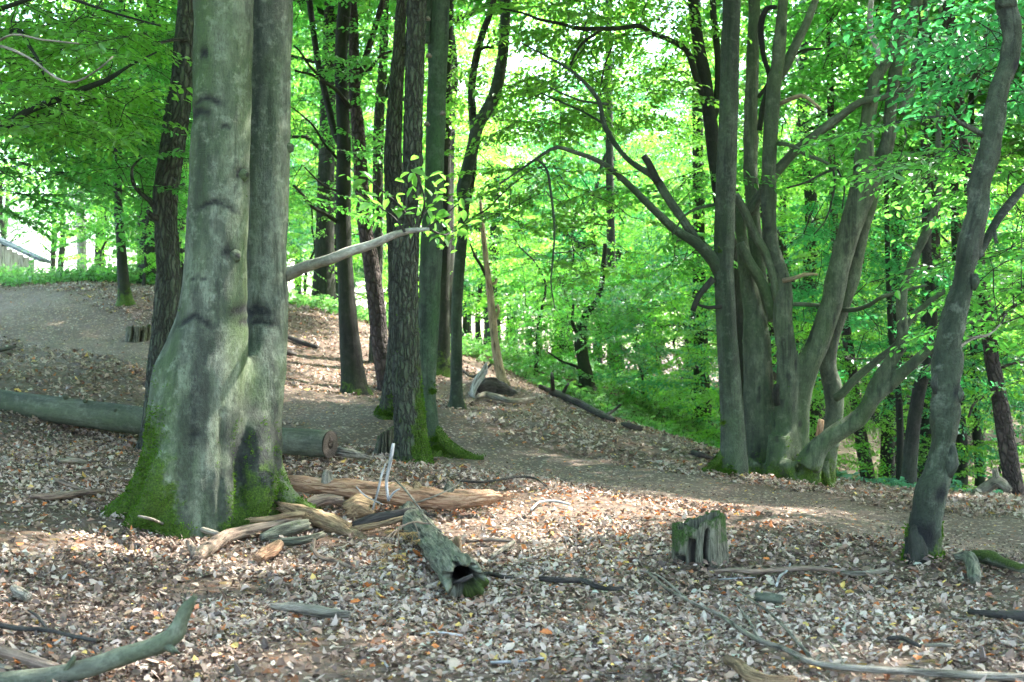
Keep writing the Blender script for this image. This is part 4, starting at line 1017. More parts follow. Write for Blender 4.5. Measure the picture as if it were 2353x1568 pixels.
# ------------------------------------------------------------------ the many-stemmed beech
def coppice():
    Y = 17.0
    base = P(1818, 1118, Y); g0 = gz1(base[0], base[1]); base[2] = g0
    t = thing('beech_tree', 'many stemmed coppiced beech with spreading low limbs on the right', 'tree', base)
    A = lambda tr, y0=Y, y1=None, n=16, s_=0: tube(tr, y0, n, .09, y1, .035, s_, .03)
    tb = [A([(1752, 1135, 42), (1750, 1060, 38), (1746, 960, 37), (1742, 860, 35), (1738, 780, 32), (1728, 700, 24), (1714, 620, 18), (1704, 540, 15), (1700, 470, 12)], s_=1),
          A([(1802, 1135, 36), (1804, 1050, 32), (1806, 960, 29), (1810, 890, 26), (1808, 816, 24), (1798, 740, 23), (1800, 690, 22), (1800, 650, 20), (1784, 600, 18), (1770, 550, 18), (1766, 450, 18), (1770, 322, 17.5), (1778, 201, 17), (1790, 120, 15), (1801, 0, 13), (1806, -60, 13)], 16.75, 16.6, s_=2),
          A([(1766, 740, 22), (1748, 650, 18), (1736, 560, 17.5), (1728, 460, 17.5), (1725, 350, 17), (1727, 200, 16), (1732, 80, 15), (1736, -60, 14)], 17.2, 17.4, s_=3),
          A([(1838, 1135, 34), (1830, 1050, 30), (1832, 970, 28), (1838, 905, 28), (1852, 850, 28), (1876, 798, 27), (1896, 742, 26), (1914, 687, 26), (1926, 620, 25), (1946, 545, 25), (1968, 484, 29), (1986, 425, 33), (1986, 370, 24), (1994, 282, 18), (2007, 201, 16), (2022, 165, 14), (2045, 130, 12), (2056, 60, 11), (2060, -60, 10)], 16.9, 16.4, s_=4),
          A([(1892, 1130, 24), (1905, 1050, 22), (1917, 960, 22), (1914, 897, 22), (1903, 850, 21), (1903, 810, 21), (1915, 756, 21), (1936, 700, 20), (1953, 650, 19), (1966, 600, 18), (1975, 540, 20), (1992, 470, 24), (2004, 420, 22), (2024, 375, 19), (2040, 320, 17), (2048, 242, 16), (2064, 133, 15), (2088, 60, 14), (2108, 0, 13), (2120, -60, 12)], 17.3, 16.6, s_=5),
          A([(1855, 1075, 32), (1880, 1030, 26), (1912, 1002, 23), (1963, 969, 20), (1995, 937, 19), (2011, 885, 16), (2043, 836, 14.5), (2070, 796, 13.5), (2073, 756, 12.5), (2070, 710, 12.5), (2078, 655, 12), (2095, 610, 11.5), (2124, 544, 11), (2148, 484, 10.5), (2156, 423, 10), (2156, 282, 8.5), (2158, 180, 7), (2160, -40, 5)], 16.4, 15.6, s_=6),
          A([(1985, 945, 16), (2005, 922, 15), (2043, 889, 14), (2084, 848, 12.5), (2136, 804, 11), (2200, 760, 9), (2280, 720, 6)], 16.2, 15.8, 12, s_=7),
          A([(1770, 1140, 30), (1785, 1080, 28), (1790, 1000, 24)], 16.6, n=14, s_=8), A([(1850, 1140, 30), (1858, 1085, 26), (1862, 1040, 22)], 16.5, n=14, s_=9),
          A([(1800, 1060, 18), (1830, 1108, 14), (1862, 1130, 9)], 16.4, n=10, s_=10), A([(1890, 1060, 16), (1900, 1105, 13), (1915, 1128, 8), (1945, 1132, 5)], 16.7, n=10, s_=11), A([(1740, 1060, 26), (1728, 1090, 20), (1716, 1108, 12), (1700, 1116, 7)], 16.8, n=12, s_=12)]
    g = fuse(tb, .030, 3)
    V, N_ = g['V'], g['N']; h = np.clip(V[:, 2] - g0, 0, None)
    V = V + N_ * (.010 * fbm(V * 4, 3) + np.exp(-h / .6) * .022 * vnoise(np.c_[V[:, 0] * 9, V[:, 1] * 9, V[:, 2]]))[:, None]
    d = vnoise(V * np.array([13, 13, 7.0]))
    g['V'] = V
    g['A'] = dict(gc=V.copy(), moss=np.clip(.75 * np.exp(-h / .28) + .12, 0, 1), scar=np.clip((d - .62) * 4, 0, .8))
    part('trunk', g, [M['coppice']], t, base)
    moss_tufts(g, 5000, 5, t, base)
    lim = [([(1721, 490, 13), (1761, 427, 12), (1802, 375, 12), (1842, 334, 11), (1890, 298, 10.5), (1939, 262, 9.5), (1979, 234, 8.5), (2035, 222, 8), (2090, 200, 6)], 16.9, 16.2, 'coppice'),
           ([(1690, 448, 9), (1712, 490, 9.5), (1733, 537, 9.5), (1760, 585, 10), (1778, 640, 11), (1788, 690, 13)], 16.5, 16.7, 'coppice'),
           ([(1700, 560, 11), (1720, 600, 11.5), (1745, 640, 12), (1765, 680, 13), (1780, 730, 14)], 16.6, 16.8, 'coppice'),
           ([(1778, 190, 13), (1800, 160, 12), (1830, 101, 11), (1854, 52, 10), (1874, 0, 9), (1884, -40, 8)], 16.7, 16.9, 'coppice'),
           ([(1800, 645, 6), (1824, 640, 5), (1850, 631, 4.5), (1878, 631, 3)], 16.6, 16.3, 'snag'), ([(1810, 700, 5), (1850, 700, 5), (1894, 704, 4.5)], 16.8, 16.9, 'coppice'),
           ([(1925, 712, 6), (1965, 712, 5.5), (2000, 700, 5), (2027, 683, 4.5), (2072, 670, 4), (2130, 655, 3)], 17, 16.4, 'coppice'),
           ([(1920, 915, 10), (1935, 905, 9.5), (1963, 873, 9), (2011, 832, 8.5), (2060, 792, 8), (2084, 748, 7.5), (2124, 703, 7), (2176, 667, 6), (2250, 640, 4)], 17, 16.6, 'coppice'),
           ([(2020, 150, 9), (2014, 110, 8), (2000, 70, 7), (1999, 40, 7), (2005, -40, 6)], 16.6, 16.8, 'birch'), ([(2070, 260, 11), (2090, 210, 11), (2102, 165, 10.5), (2110, 110, 10), (2124, 40, 9), (2138, -40, 8)], 16.5, 16.7, 'coppice'),
           ([(1742, 225, 5), (1775, 180, 5), (1800, 150, 4), (1840, 118, 3.5), (1890, 112, 2.5)], 17.3, 17, 'dark'), ([(1788, 330, 5), (1820, 335, 5), (1850, 355, 4.5), (1890, 370, 4), (1920, 388, 3.5)], 16.6, 16, 'coppice'),
           ([(1790, 240, 5), (1825, 225, 5), (1850, 222, 4), (1885, 250, 3.5)], 16.7, 16.3, 'snag'), ([(1880, 1020, 9), (1883, 995, 8), (1887, 966, 7)], 16.4, 16.3, 'rot'), ([(1785, 930, 8), (1782, 905, 9), (1786, 885, 6)], 16.55, 16.45, 'dark'),
           ([(1920, 388, 3), (1890, 400, 3), (1850, 420, 2.5), (1810, 432, 2)], 16.1, 15.8, 'dark'), ([(1915, 392, 2.5), (1918, 430, 2.2), (1900, 500, 1.8), (1870, 540, 1.4)], 16, 15.8, 'dark'), ([(1925, 390, 2.5), (1940, 430, 2), (1935, 480, 1.6)], 16, 15.8, 'dark'),
           ([(1745, 300, 6), (1752, 250, 7), (1768, 180, 6), (1755, 130, 6), (1748, 60, 7), (1762, 20, 6), (1785, 18, 5)], 17.0, 16.6, 'dark')]
    nodes = [V[::97]]
    for k, (tr, y0, y1, bk) in enumerate(lim):
        lg = tube(tr, y0, 10, .08, y1, .08, 20 + k, .06); lg['A']['moss'] = np.full(len(lg['V']), .05)
        part('limb', lg, [M[bk]], t, base); nodes.append(lg['C'])
    nodes = np.concatenate(nodes); nodes = nodes[nodes[:, 2] > 1.6]
    for k, (tg, mt, sc) in enumerate([(box_px(75, 1740, 2100, -40, 430, 17.6, 22, 51), 'leaf', 1), (box_px(70, 1820, 2330, 430, 860, 17.8, 22, 52), 'leafD', 1), (box_px(10, 1990, 2240, 250, 420, 13.2, 15.0, 53), 'leaf', 1.0)]):
        cg = crown_geo(nodes, tg, 70 + k, sc, .075, True, 'all', shafts=SHAFTS); o = part('crown', cg, [M[mt], M['twig']], t, base, smooth=False); o['kind'] = 'stuff'
    top = np.array([P(1806, -60, 16.6), P(2108, -60, 16.5), P(1736, -60, 17.3)])
    cg = crown_geo(top, ellipsoid(190, (3.6, 17, 10), (4.2, 3.8, 2.6), 54), 75, 1.9, .085, False, False, shafts=SHAFTS); o = part('crown', cg, [M['leaf'], M['twig']], t, base, smooth=False); o['kind'] = 'stuff'
coppice()

tree('beech_tree', 'crooked burly grey trunk leaning right with a rotten mossy foot at the right edge', 10.0,
     [(2126, 1296, 43), (2128, 1245, 38), (2134, 1200, 35), (2139, 1139, 33), (2160, 1078, 31), (2170, 1018, 31), (2176, 937, 32), (2177, 856, 30), (2178, 775, 27), (2203, 695, 26), (2216, 620, 27), (2228, 564, 27), (2247, 463, 26), (2260, 403, 25), (2284, 282, 21), (2302, 201, 22), (2322, 140, 23), (2325, 70, 27), (2313, 0, 25), (2312, -40, 24)],
     [dict(p=[(2245, 590, 11), (2260, 565, 10.5), (2293, 504, 10), (2325, 463, 10), (2360, 425, 9), (2430, 370, 7), (2500, 320, 5)], Y1=10.6), dict(p=[(2262, 314, 7), (2235, 296, 7), (2205, 282, 5), (2190, 268, 3)], Y1=9.7),
      dict(p=[(2290, 560, 4), (2285, 530, 4), (2290, 515, 3)], bare=1),
      dict(p=[(2112, 1300, 26, 9.93), (2108, 1262, 25, 9.93), (2106, 1225, 21, 9.95), (2116, 1190, 13, 9.97), (2128, 1165, 6, 9.98)], bare=1, name='rotten_burl', bark='dark', lump=.45, n=20), dict(p=[(2180, 1095, 8, 9.95), (2186, 1066, 14, 9.93), (2186, 1036, 12, 9.94), (2182, 1005, 5, 9.96)], bare=1, name='burl', lump=.35, n=14),
      dict(p=[(2200, 925, 6, 9.95), (2204, 905, 11, 9.94), (2200, 885, 7, 9.95)], bare=1, name='burl', lump=.35, n=12), dict(p=[(2150, 905, 6, 9.95), (2146, 880, 9, 9.94), (2150, 860, 6, 9.95)], bare=1, name='burl', lump=.35, n=12), dict(p=[(2238, 668, 5, 9.95), (2242, 650, 9, 9.94), (2240, 630, 6, 9.95)], bare=1, name='burl', lump=.35, n=12), dict(p=[(2190, 810, 5), (2230, 780, 4), (2270, 770, 3), (2300, 745, 2)], Y1=10.6, bark='grey')],
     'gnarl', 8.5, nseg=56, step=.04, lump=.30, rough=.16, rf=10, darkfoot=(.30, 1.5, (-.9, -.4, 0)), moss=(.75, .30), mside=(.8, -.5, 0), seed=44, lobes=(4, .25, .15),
     scar=[(P(2112, 1230, 10), .10, .0, .16), (P(2150, 1130, 10), .05, .02, .05), (P(2192, 1060, 10), .05, .03, .06), (P(2190, 900, 10), .04, .02, .05), (P(2105, 1280, 10), .09, 0, .12), (P(2240, 650, 10), .05, .02, .05), (P(2335, 150, 10), .05, .03, .05)],
     crown=[dict(t=box_px(11, 2040, 2250, 260, 420, 9.6, 11.5, 45), m='leaf', twigs='all', shaft=False, scale=.85), dict(t=box_px(40, 2190, 2420, -40, 250, 10.5, 13, 46), m='leafD', twigs='all', shaft=False), dict(t=box_px(36, 2280, 2420, 380, 760, 11, 14, 47), m='leaf', twigs='all', shaft=False), overhead(2300, 10, 130, 48, 9.2)])

# trunks at the back on the right
tree('pine_tree', 'tall dark flaky pine leaning left at the right edge behind the crooked trunk', 19.5,
     [(2334, 1165, 26), (2328, 1110, 22), (2320, 1060, 21), (2306, 970, 19), (2292, 890, 18), (2280, 830, 17), (2268, 740, 16), (2255, 650, 14), (2248, 575, 13), (2230, 450, 12), (2212, 300, 11), (2195, 150, 11), (2182, 50, 12), (2176, -30, 12)],
     [dict(p=[(2280, 760, 5), (2310, 720, 5), (2353, 690, 4), (2400, 670, 3)]), dict(p=[(2270, 910, 4), (2240, 925, 3.5), (2225, 960, 3)]), dict(p=[(2195, 170, 6), (2225, 130, 6), (2250, 110, 5), (2270, 70, 4)]), dict(p=[(2200, 220, 7), (2240, 180, 8), (2268, 130, 7)]), dict(p=[(2290, 850, 3), (2330, 835, 3), (2390, 830, 2)])],
     'pine', 12, nseg=32, furrow=.012, ff=22, moss=(.1, .2), seed=49, crown=[dict(t=box_px(90, 2200, 2420, 300, 900, 19, 23, 50), m='leafL', near=False), overhead(2200, 19.5, 90, 51, 11.5)])
tree('pine_tree', 'leaning background pine seen through the gap of the many stemmed beech', 26.0,
     [(1993, 1100, 17), (1984, 1040, 15), (1975, 980, 14), (1963, 897, 13), (1950, 800, 12), (1935, 700, 10), (1920, 560, 9), (1910, 300, 8), (1905, -30, 7)], [], 'pine', 12, nseg=20, furrow=.01, ff=20, moss=(.1, .2), seed=52, crown=[dict(t=box_px(90, 1830, 2050, 480, 880, 25, 30, 53), m='leafD', near=False)])
tree('beech_tree', 'slanting grey brown trunk left of the crooked trunk', 20.5,
     [(2082, 1150, 21), (2086, 1120, 18), (2092, 1058, 17), (2100, 977, 16), (2112, 897, 15), (2130, 830, 14), (2142, 760, 13), (2137, 660, 12), (2130, 590, 11), (2128, 450, 10), (2122, 200, 9), (2120, -30, 8)], [], 'far', 10, nseg=22, moss=(.2, .2), seed=54, lump=.05, crown=[dict(t=box_px(70, 2050, 2260, 560, 950, 20, 25, 55), m='leafD', near=False)])
tree('beech_tree', 'thin dark pole with an orange bare patch left of the slanting trunk', 21.5,
     [(2064, 1150, 12), (2068, 1080, 9), (2068, 980, 8.5), (2062, 880, 8), (2050, 800, 7), (2040, 600, 6), (2035, 300, 6)], [], 'dark', None, nseg=14, seed=56, crown=[dict(t=box_px(24, 2000, 2090, 300, 560, 21, 23, 57), m='leaf', near=False)])
tree('oak_tree', 'broad pale grey trunk deep in the wood left of the thin dark pole', 28.0,
     [(2038, 1105, 21), (2040, 1050, 17), (2042, 980, 16), (2046, 900, 15), (2052, 800, 14), (2060, 600, 12), (2062, 300, 11), (2060, -20, 10)], [], 'far', 12, nseg=18, moss=(.3, .4), seed=58, crown=[dict(t=box_px(80, 1940, 2200, 200, 800, 27, 32, 59), m='leafD', near=False)])
tree('beech_tree', 'dim trunk low behind the crooked trunk near the forked dead branch', 25.0,
     [(2250, 1180, 16), (2252, 1100, 12), (2245, 1000, 10), (2240, 880, 9), (2236, 700, 8), (2232, 300, 7)], [], 'dark', 10, nseg=14, seed=60, crown=[dict(t=box_px(70, 2180, 2400, 700, 1040, 23, 28, 61), m='leafD', near=False)])
tree('oak_tree', 'stubby dark trunk low on the slope beside the tall flaky pine', 24.0,
     [(2205, 1190, 22), (2207, 1110, 17), (2210, 1030, 14), (2206, 940, 12), (2200, 700, 10), (2190, 300, 9)], [], 'dark', 10, nseg=16, seed=62, crown=[dict(t=box_px(50, 2120, 2330, 780, 1090, 23, 27, 63), m='leafD', near=False)])

# ------------------------------------------------------------------ the wood behind and around
def proto(seed, H, r0, cz0, cz1, cr, nspray, leafm, leaf=.10, scale=1.35, bark='far', nlimb=9):
    r = np.random.default_rng(seed)
    pts = [np.array([0, 0, -.5])]; 
    for k in range(1, 8):
        pts.append(np.array([r.normal(0, .10) * k * .5, r.normal(0, .10) * k * .5, H * k / 7.0]))
    pts = np.array(pts); rad = r0 * np.array([1.5, .95, .85, .75, .62, .48, .32, .12]); rad[0] = r0 * 1.6
    tr = sweep(np.vstack([pts[:1], [[0, 0, .0]], pts[1:]]), np.r_[rad[0], r0 * 1.35, rad[1:]], 10, .5, .06, 4, seed, lobes=(5, .3, .3))
    geos = [tr]; nodes = [tr['C'][tr['C'][:, 2] > cz0 * .8]]
    for k in range(nlimb):
        z = cz0 + (cz1 - cz0) * (k + r.random() * .6) / nlimb * .85
        i = int(np.argmin(np.abs(tr['C'][:, 2] - z))); c = tr['C'][i]
        a = k * 2.4 + r.normal(0, .4); L = cr * (.55 + .4 * r.random()) * (1 - .45 * (z - cz0) / (cz1 - cz0 + .01))
        d = np.array([math.cos(a), math.sin(a), 0])
        lp = np.array([c, c + d * L * .4 + [0, 0, L * (.22 + r.normal(0, .08))], c + d * L * .75 + [0, 0, L * (.30 + r.normal(0, .1))], c + d * L + [r.normal(0, .2), r.normal(0, .2), L * .28]])
        lg = sweep(lp, np.array([.30, .22, .14, .05]) * r0 * (1.3 - .5 * z / H), 6, .5, .08, 5, seed + k)
        geos.append(lg); nodes.append(lg['C'])
    g = merge(geos)
    tm = mesh('trunk', g['V'], g['Q'], g['T'], g['A'], [M[bark]])
    c0 = (0, 0, (cz0 + cz1) / 2)
    tg = ellipsoid(nspray, c0, (cr, cr, (cz1 - cz0) / 2), seed + 9, .25)
    # beech foliage lies in tiers: pull the points towards layers
    st = .85; tg[:, 2] = np.where(r.random(nspray) < .6, np.round(tg[:, 2] / st) * st + r.normal(0, .12, nspray), tg[:, 2])
    cg = crown_geo(np.concatenate(nodes), tg, seed + 20, scale, leaf, False, False, br=.012)
    cm = mesh('crown', cg['V'], cg['Q'], cg['T'], cg['A'], [M[leafm], M['twig']], cg['mi'], False)
    return tm, cm

PR = dict(tall=[proto(101, 15, .20, 3.0, 15.5, 3.6, 400, 'leafL', .078, 1.25), proto(102, 17, .24, 4.0, 17.5, 4.0, 420, 'leaf', .078, 1.25)],
          canopy=[proto(103, 14, .22, 6.5, 14.5, 3.9, 330, 'leaf', .12, 1.6)],
          low=[proto(104, 8, .11, .9, 8.6, 2.9, 300, 'leafL', .075, 1.1), proto(105, 9, .12, 1.2, 9.4, 2.7, 300, 'leafD', .075, 1.1)],
          sap=[proto(106, 3.6, .04, .4, 4.0, 1.3, 90, 'leafL', .085, .9, nlimb=6)])
def plant(kind, k, x, y, name, label, group, sc=1.0, rot=0.0, cat='tree'):
    tm, cm = PR[kind][k % len(PR[kind])]
    t = thing(name, label, cat, (x, y, gz1(x, y) - .02), group)
    t.rotation_euler = (0, 0, rot); t.scale = (sc, sc, sc)
    put('trunk', tm, t); o = put('crown', cm, t); o['kind'] = 'stuff'
    return t

r = np.random.default_rng(21)
placed = []
def free(x, y, d):
    return all((x - a) ** 2 + (y - b) ** 2 > d * d for a, b in placed)
def px_of(x, y): return 1176.5 + x / y * F
n = 0; tries = 0
while n < 66 and tries < 6000:
    tries += 1
    Y = 33 + r.random() ** 1.1 * 75; X = (r.random() * 2 - 1) * (.44 * Y + 3)
    p = px_of(X, Y)
    if -120 < p < 170 and Y < 80: continue              # the opening by the hut
    if 1150 < p < 1670 and Y < 46: continue
    if not free(X, Y, 3.6 + Y * .012): continue
    placed.append((X, Y))
    plant('tall', int(r.integers(2)), X, Y, 'beech_tree', 'tall leafy beech in the sunlit wood behind the clearing', 'tall beeches of the wood behind', .8 + r.random() * .5, r.random() * 6.28); n += 1
n = 0; tries = 0
while n < 78 and tries < 6000:
    tries += 1
    Y = 31 + r.random() * 66; X = (r.random() * 1.5 - .62) * (.42 * Y)
    p = px_of(X, Y)
    if p < 640 and Y < 40 and p > -50: continue
    if -120 < p < 190: continue
    if 560 < p < 1130 and Y < 34: continue
    if 1120 < p < 1690 and Y < 52: continue
    if not free(X, Y, 2.3): continue
    placed.append((X, Y))
    plant('low', int(r.integers(2)), X, Y, 'young_beech', 'young low branched beech in the understorey behind the clearing', 'young beeches of the understorey', .75 + r.random() * .45 + Y * .004, r.random() * 6.28); n += 1
for k, (px, Y, sc) in enumerate([(1230, 31, 1.0), (1290, 36, 1.1), (1480, 33, .8), (1560, 37, 1.1), (1700, 27, .9), (1880, 27, .9), (2120, 24, .8), (2290, 26, 1.0), (700, 33, .9), (930, 34, 1.0), (420, 33, .9), (330, 31, .8), (230, 36, .9), (1850, 23.5, .7)]):
    X = (px - 1176.5) / F * Y
    plant('sap', 0, X, Y, 'beech_sapling', 'leafy beech sapling at the edge of the clearing', 'saplings at the edge of the clearing', sc, k * 1.7, 'sapling')
# trees added round the clearing to shade it, most of them out of view
SHADE_TREES = [(8.5, 5, 1.0), (11, 10.5, 1.1), (9.5, 15.5, 1.0), (14.5, 15, 1.05), (15.5, 7, 1.1), (12, 21, 1.0), (18, 19, 1.1), (12, -1, 1.1), (-8.5, 9, 1.0), (-10.5, 17, 1.0), (-7.5, 2, 1.0), (-14, 12, 1.1), (-13, 23, 1.0), (19, 26, 1.0), (21, 11, 1.1), (16, 28, 1.0), (7.5, 25.5, 1.0), (10.6, 27.5, 1.0), (-1.5, 30.5, 1.0), (-4.3, 32.5, 1.0)]
for k, (x, y, s_) in enumerate(SHADE_TREES):
    if k not in (0, 1, 2, 3, 5):
        t = plant('canopy', 0, x, y, 'beech_tree', None, 'beeches added to shade the clearing', s_, k * 2.1)
    else:
        g0 = gz1(x, y); t = thing('beech_tree', None, 'tree', (x, y, g0 - .02), 'beeches added to shade the clearing')
        put('trunk', PR['canopy'][0][0], t)
        nd = np.array([[x, y, g0 + h] for h in np.arange(6, 13.5, .7)])
        cg = crown_geo(nd, ellipsoid(230, (x, y, g0 + 10.5), (4.0, 4.0, 4.0), 900 + k, .2), 950 + k, 1.75, .105, False, False, shafts=SHAFTS)
        part('crown', cg, [M['leaf'], M['twig']], t, np.array([x, y, g0 - .02]), False)['kind'] = 'stuff'
    side = ('far back on the right' if x > 6 else 'far back right of the middle' if x > 2 else 'far back left of the middle' if x > -3 else 'far back behind the twin beech' if x > -6 else 'far back on the left') if y > 25 and abs(x) < .37 * y else 'beyond the right edge' if x > .36 * max(y, 1) and x > 3 else 'beyond the left edge' if x < -3 else 'behind the viewpoint'
    t['label'] = 'tall beech added to shade the clearing ' + side

for k, (x, y, s_) in enumerate([(-8.4, 12.2, .85), (-10.5, 8.5, 1.1), (-9.6, 5.0, 1.0)]):  # unseen young beeches added to cut sky light from the left
    plant('low', k, x, y, 'young_beech', 'young low branched beech added beyond the left edge to block sky light', 'young beeches added beyond the left edge', s_, k * 1.3)

# say which of the many background trees each one is
ORD = ['nearest', 'second nearest', 'third nearest', 'fourth nearest', 'fifth nearest', 'sixth nearest', 'seventh nearest', 'eighth nearest', 'ninth nearest', 'tenth nearest', 'eleventh nearest', 'twelfth nearest', 'thirteenth nearest', 'fourteenth nearest', 'farthest']
WHERE = [(60, 'over the hut at the left edge'), (360, 'left of the leaning oak'), (690, 'behind the twin stemmed beech'), (800, 'left of the black trunk'), (930, 'behind the leaning reddish pine'),
         (1060, 'behind the furrowed oak'), (1180, 'behind the bare dead stem'), (1340, 'in the gap right of the bare dead stem'), (1500, 'above the gnarled black trunk'), (1660, 'left of the tall straight trunk'),
         (1850, 'behind the many stemmed beech'), (2060, 'beyond the spreading limbs of the many stemmed beech'), (2240, 'left of the crooked trunk'), (2420, 'behind the flaky pine at the right edge'), (1e9, 'beyond the right edge')]
def name_by_place(group, what):
    bins = {}
    for o in COL.objects:
        if o.get('group') == group and o.parent is None:
            p = px_of(o.location[0], o.location[1]); w = next(t for lim, t in WHERE if p < lim)
            bins.setdefault(w, []).append(o)
    for w, os_ in bins.items():
        os_.sort(key=lambda o: o.location[1])
        for k, o in enumerate(os_):
            o['label'] = (ORD[min(k, 14)] + ' ' if len(os_) > 1 else 'only ') + what + ' ' + w
name_by_place('tall beeches of the wood behind', 'tall background beech')
name_by_place('young beeches of the understorey', 'young understorey beech')
name_by_place('saplings at the edge of the clearing', 'leafy sapling')

# ------------------------------------------------------------------ undergrowth
def undergrowth(name, label, n, x0, x1, Y0, Y1, hmax, leaf, mat, seed, clip=None):
    r = np.random.default_rng(seed)
    Y = Y0 + r.random(n) * (Y1 - Y0); px = x0 + r.random(n) * (x1 - x0); X = (px - 1176.5) / F * Y
    dn = fbm(np.c_[X, Y, np.zeros(n)] * .8, 3)
    keep = r.random(n) < np.clip(.6 + .7 * dn, 0, 1)
    if clip is not None: keep &= clip(px, Y, r.random(n))
    X, Y, dn = X[keep], Y[keep], dn[keep]; k = len(X)
    g = gz(X, Y); hh = hmax * np.clip(.65 + .5 * dn, .15, 1.3) * (.35 + .65 * r.random(k))
    nl = 6
    top = np.c_[X + r.normal(0, .12, k), Y + r.normal(0, .12, k), g + hh]
    st = prisms(np.c_[X, Y, g - .02], top, np.full(k, .004), np.full(k, .002))
    t = np.repeat(.3 + .7 * r.random((k, nl)), 1).reshape(k, nl, 1)
    b = (np.c_[X, Y, g][:, None] * (1 - t) + top[:, None] * t).reshape(-1, 3)
    a = r.random(k * nl) * 6.283; d = np.c_[np.cos(a), np.sin(a), r.normal(-.1, .35, k * nl)]
    nn = np.c_[r.normal(0, .45, k * nl), r.normal(0, .45, k * nl), np.ones(k * nl)]
    lg = leafmesh(b, d, nn, leaf * np.exp(r.normal(0, .3, k * nl)), .55, .06, r.normal(-.1, .12, k * nl), False, None, r)
    V = np.vstack([lg['V'], st['V']]); Q = st['Q'] + len(lg['V'])
    mi = np.r_[np.ones(len(Q), int), np.zeros(len(lg['T']), int)]
    return solo(name, dict(V=V, Q=Q, T=lg['T'], mi=mi, A=dict(lv=np.r_[lg['A']['lv'], np.full(len(st['V']), .5)])), [M[mat], M['twig']], label, None, None, 'stuff', False, np.zeros(3))
undergrowth('undergrowth', 'bright green brambles and weeds covering the bank top on the left', 9800, -620, 440, 31.5, 42, .55, .10, 'under', 1)
undergrowth('undergrowth', 'green weeds behind the crest left of the middle', 4200, 600, 1110, 28.3, 37, .40, .10, 'under', 2)
undergrowth('undergrowth', 'green ground cover on the slope in the middle behind the dead snag', 11500, 1130, 1720, 26, 54, .42, .115, 'under', 3, lambda p, Y, q: Y > 26 + np.clip((1330 - p) / 60, 0, 4))
undergrowth('undergrowth', 'low ferny green plants behind the foot of the many stemmed beech', 2600, 1890, 2110, 19.5, 27, .34, .11, 'underB', 4)
undergrowth('undergrowth', 'thin grass and weeds along the lower edge of the slope', 1500, 1360, 1660, 22.5, 27, .16, .09, 'under', 5, lambda p, Y, q: Y > 22.5 + (1660 - p) / 300 * 4.0)
undergrowth('undergrowth', 'dim green plants under the trees far right', 3500, 2080, 2420, 20, 32, .45, .11, 'underB', 6)

# ------------------------------------------------------------------ hut at the left edge
def boxg(c, sx, sy, sz):
    v = np.array([[x, y, z] for z in (-1, 1) for y in (-1, 1) for x in (-1, 1)]) * np.array([sx, sy, sz]) / 2 + np.asarray(c)
    return dict(V=v, Q=np.array([[0, 2, 3, 1], [4, 5, 7, 6], [0, 1, 5, 4], [1, 3, 7, 5], [3, 2, 6, 7], [2, 0, 4, 6]]), T=None, A=dict(gc=v.copy()))
M['plank'] = m_wood('pale_planks', (0.42, 0.36, 0.24), (0.60, 0.53, 0.38), (0.52, 0.45, 0.32), 20)
M['roof'] = m_wood('grey_roof', (0.16, 0.17, 0.18), (0.24, 0.25, 0.26), (0.2, 0.21, 0.22), 8)
hb = P(0, 640, 46); hb[2] = gz1(hb[0], hb[1])
hut = thing('hut', 'pale plank hut with a sloping grey roof at the far left edge', 'hut', hb)
e0 = P(98, 600, 46); e1 = P(-160, 478, 46)
slope = (e1 - e0) / (e1[0] - e0[0])
x = e0[0] - .35; k = 0
while x > e1[0] + .2:
    zt = e0[2] + (x - e0[0]) * slope[2] - .12; zb = hb[2] - .4
    g = boxg((x, 46.0 + .01 * (k % 2), (zt + zb) / 2), .17, .04, zt - zb); g['A']['gc'] = g['V'] + k * .7
    part('wall_plank', g, [M['plank']], hut, hb, False); x -= .178; k += 1
rv = []
for y in (45.7, 46.9):
    for p in (e0, e1):
        for dz in (-.05, .05): rv.append((p[0] + (.0), y, p[2] + dz))
rv = np.array(rv)
part('roof', dict(V=rv, Q=np.array([[0, 1, 3, 2], [4, 6, 7, 5], [0, 2, 6, 4], [1, 5, 7, 3], [0, 4, 5, 1], [2, 3, 7, 6]]), T=None, A=dict(gc=rv[:, [0, 2, 1]].copy())), [M['roof']], hut, hb, False)
zb = hb[2] - .4
part('side_wall', boxg(((e0[0] - .4 + e1[0]) / 2, 46.5, (zb + e0[2] - .5) / 2), abs(e1[0] - e0[0]) - .4, .7, e0[2] - .5 - zb), [M['plank']], hut, hb, False)

# ------------------------------------------------------------------ logs, stumps and sticks
def ground_line(tr, sit=.55):
    pts, rad = [], []
    for t in tr:
        if len(t) > 3: p = P(t[0], t[1], t[3]); Y = t[3]
        else:
            p = hit(t[0], t[1], 0.0); rr = t[2] / F * p[1]; p = hit(t[0], t[1], rr * sit + .040); Y = p[1]
        pts.append(p); rad.append(t[2] / F * Y)
    return np.array(pts), np.array(rad)

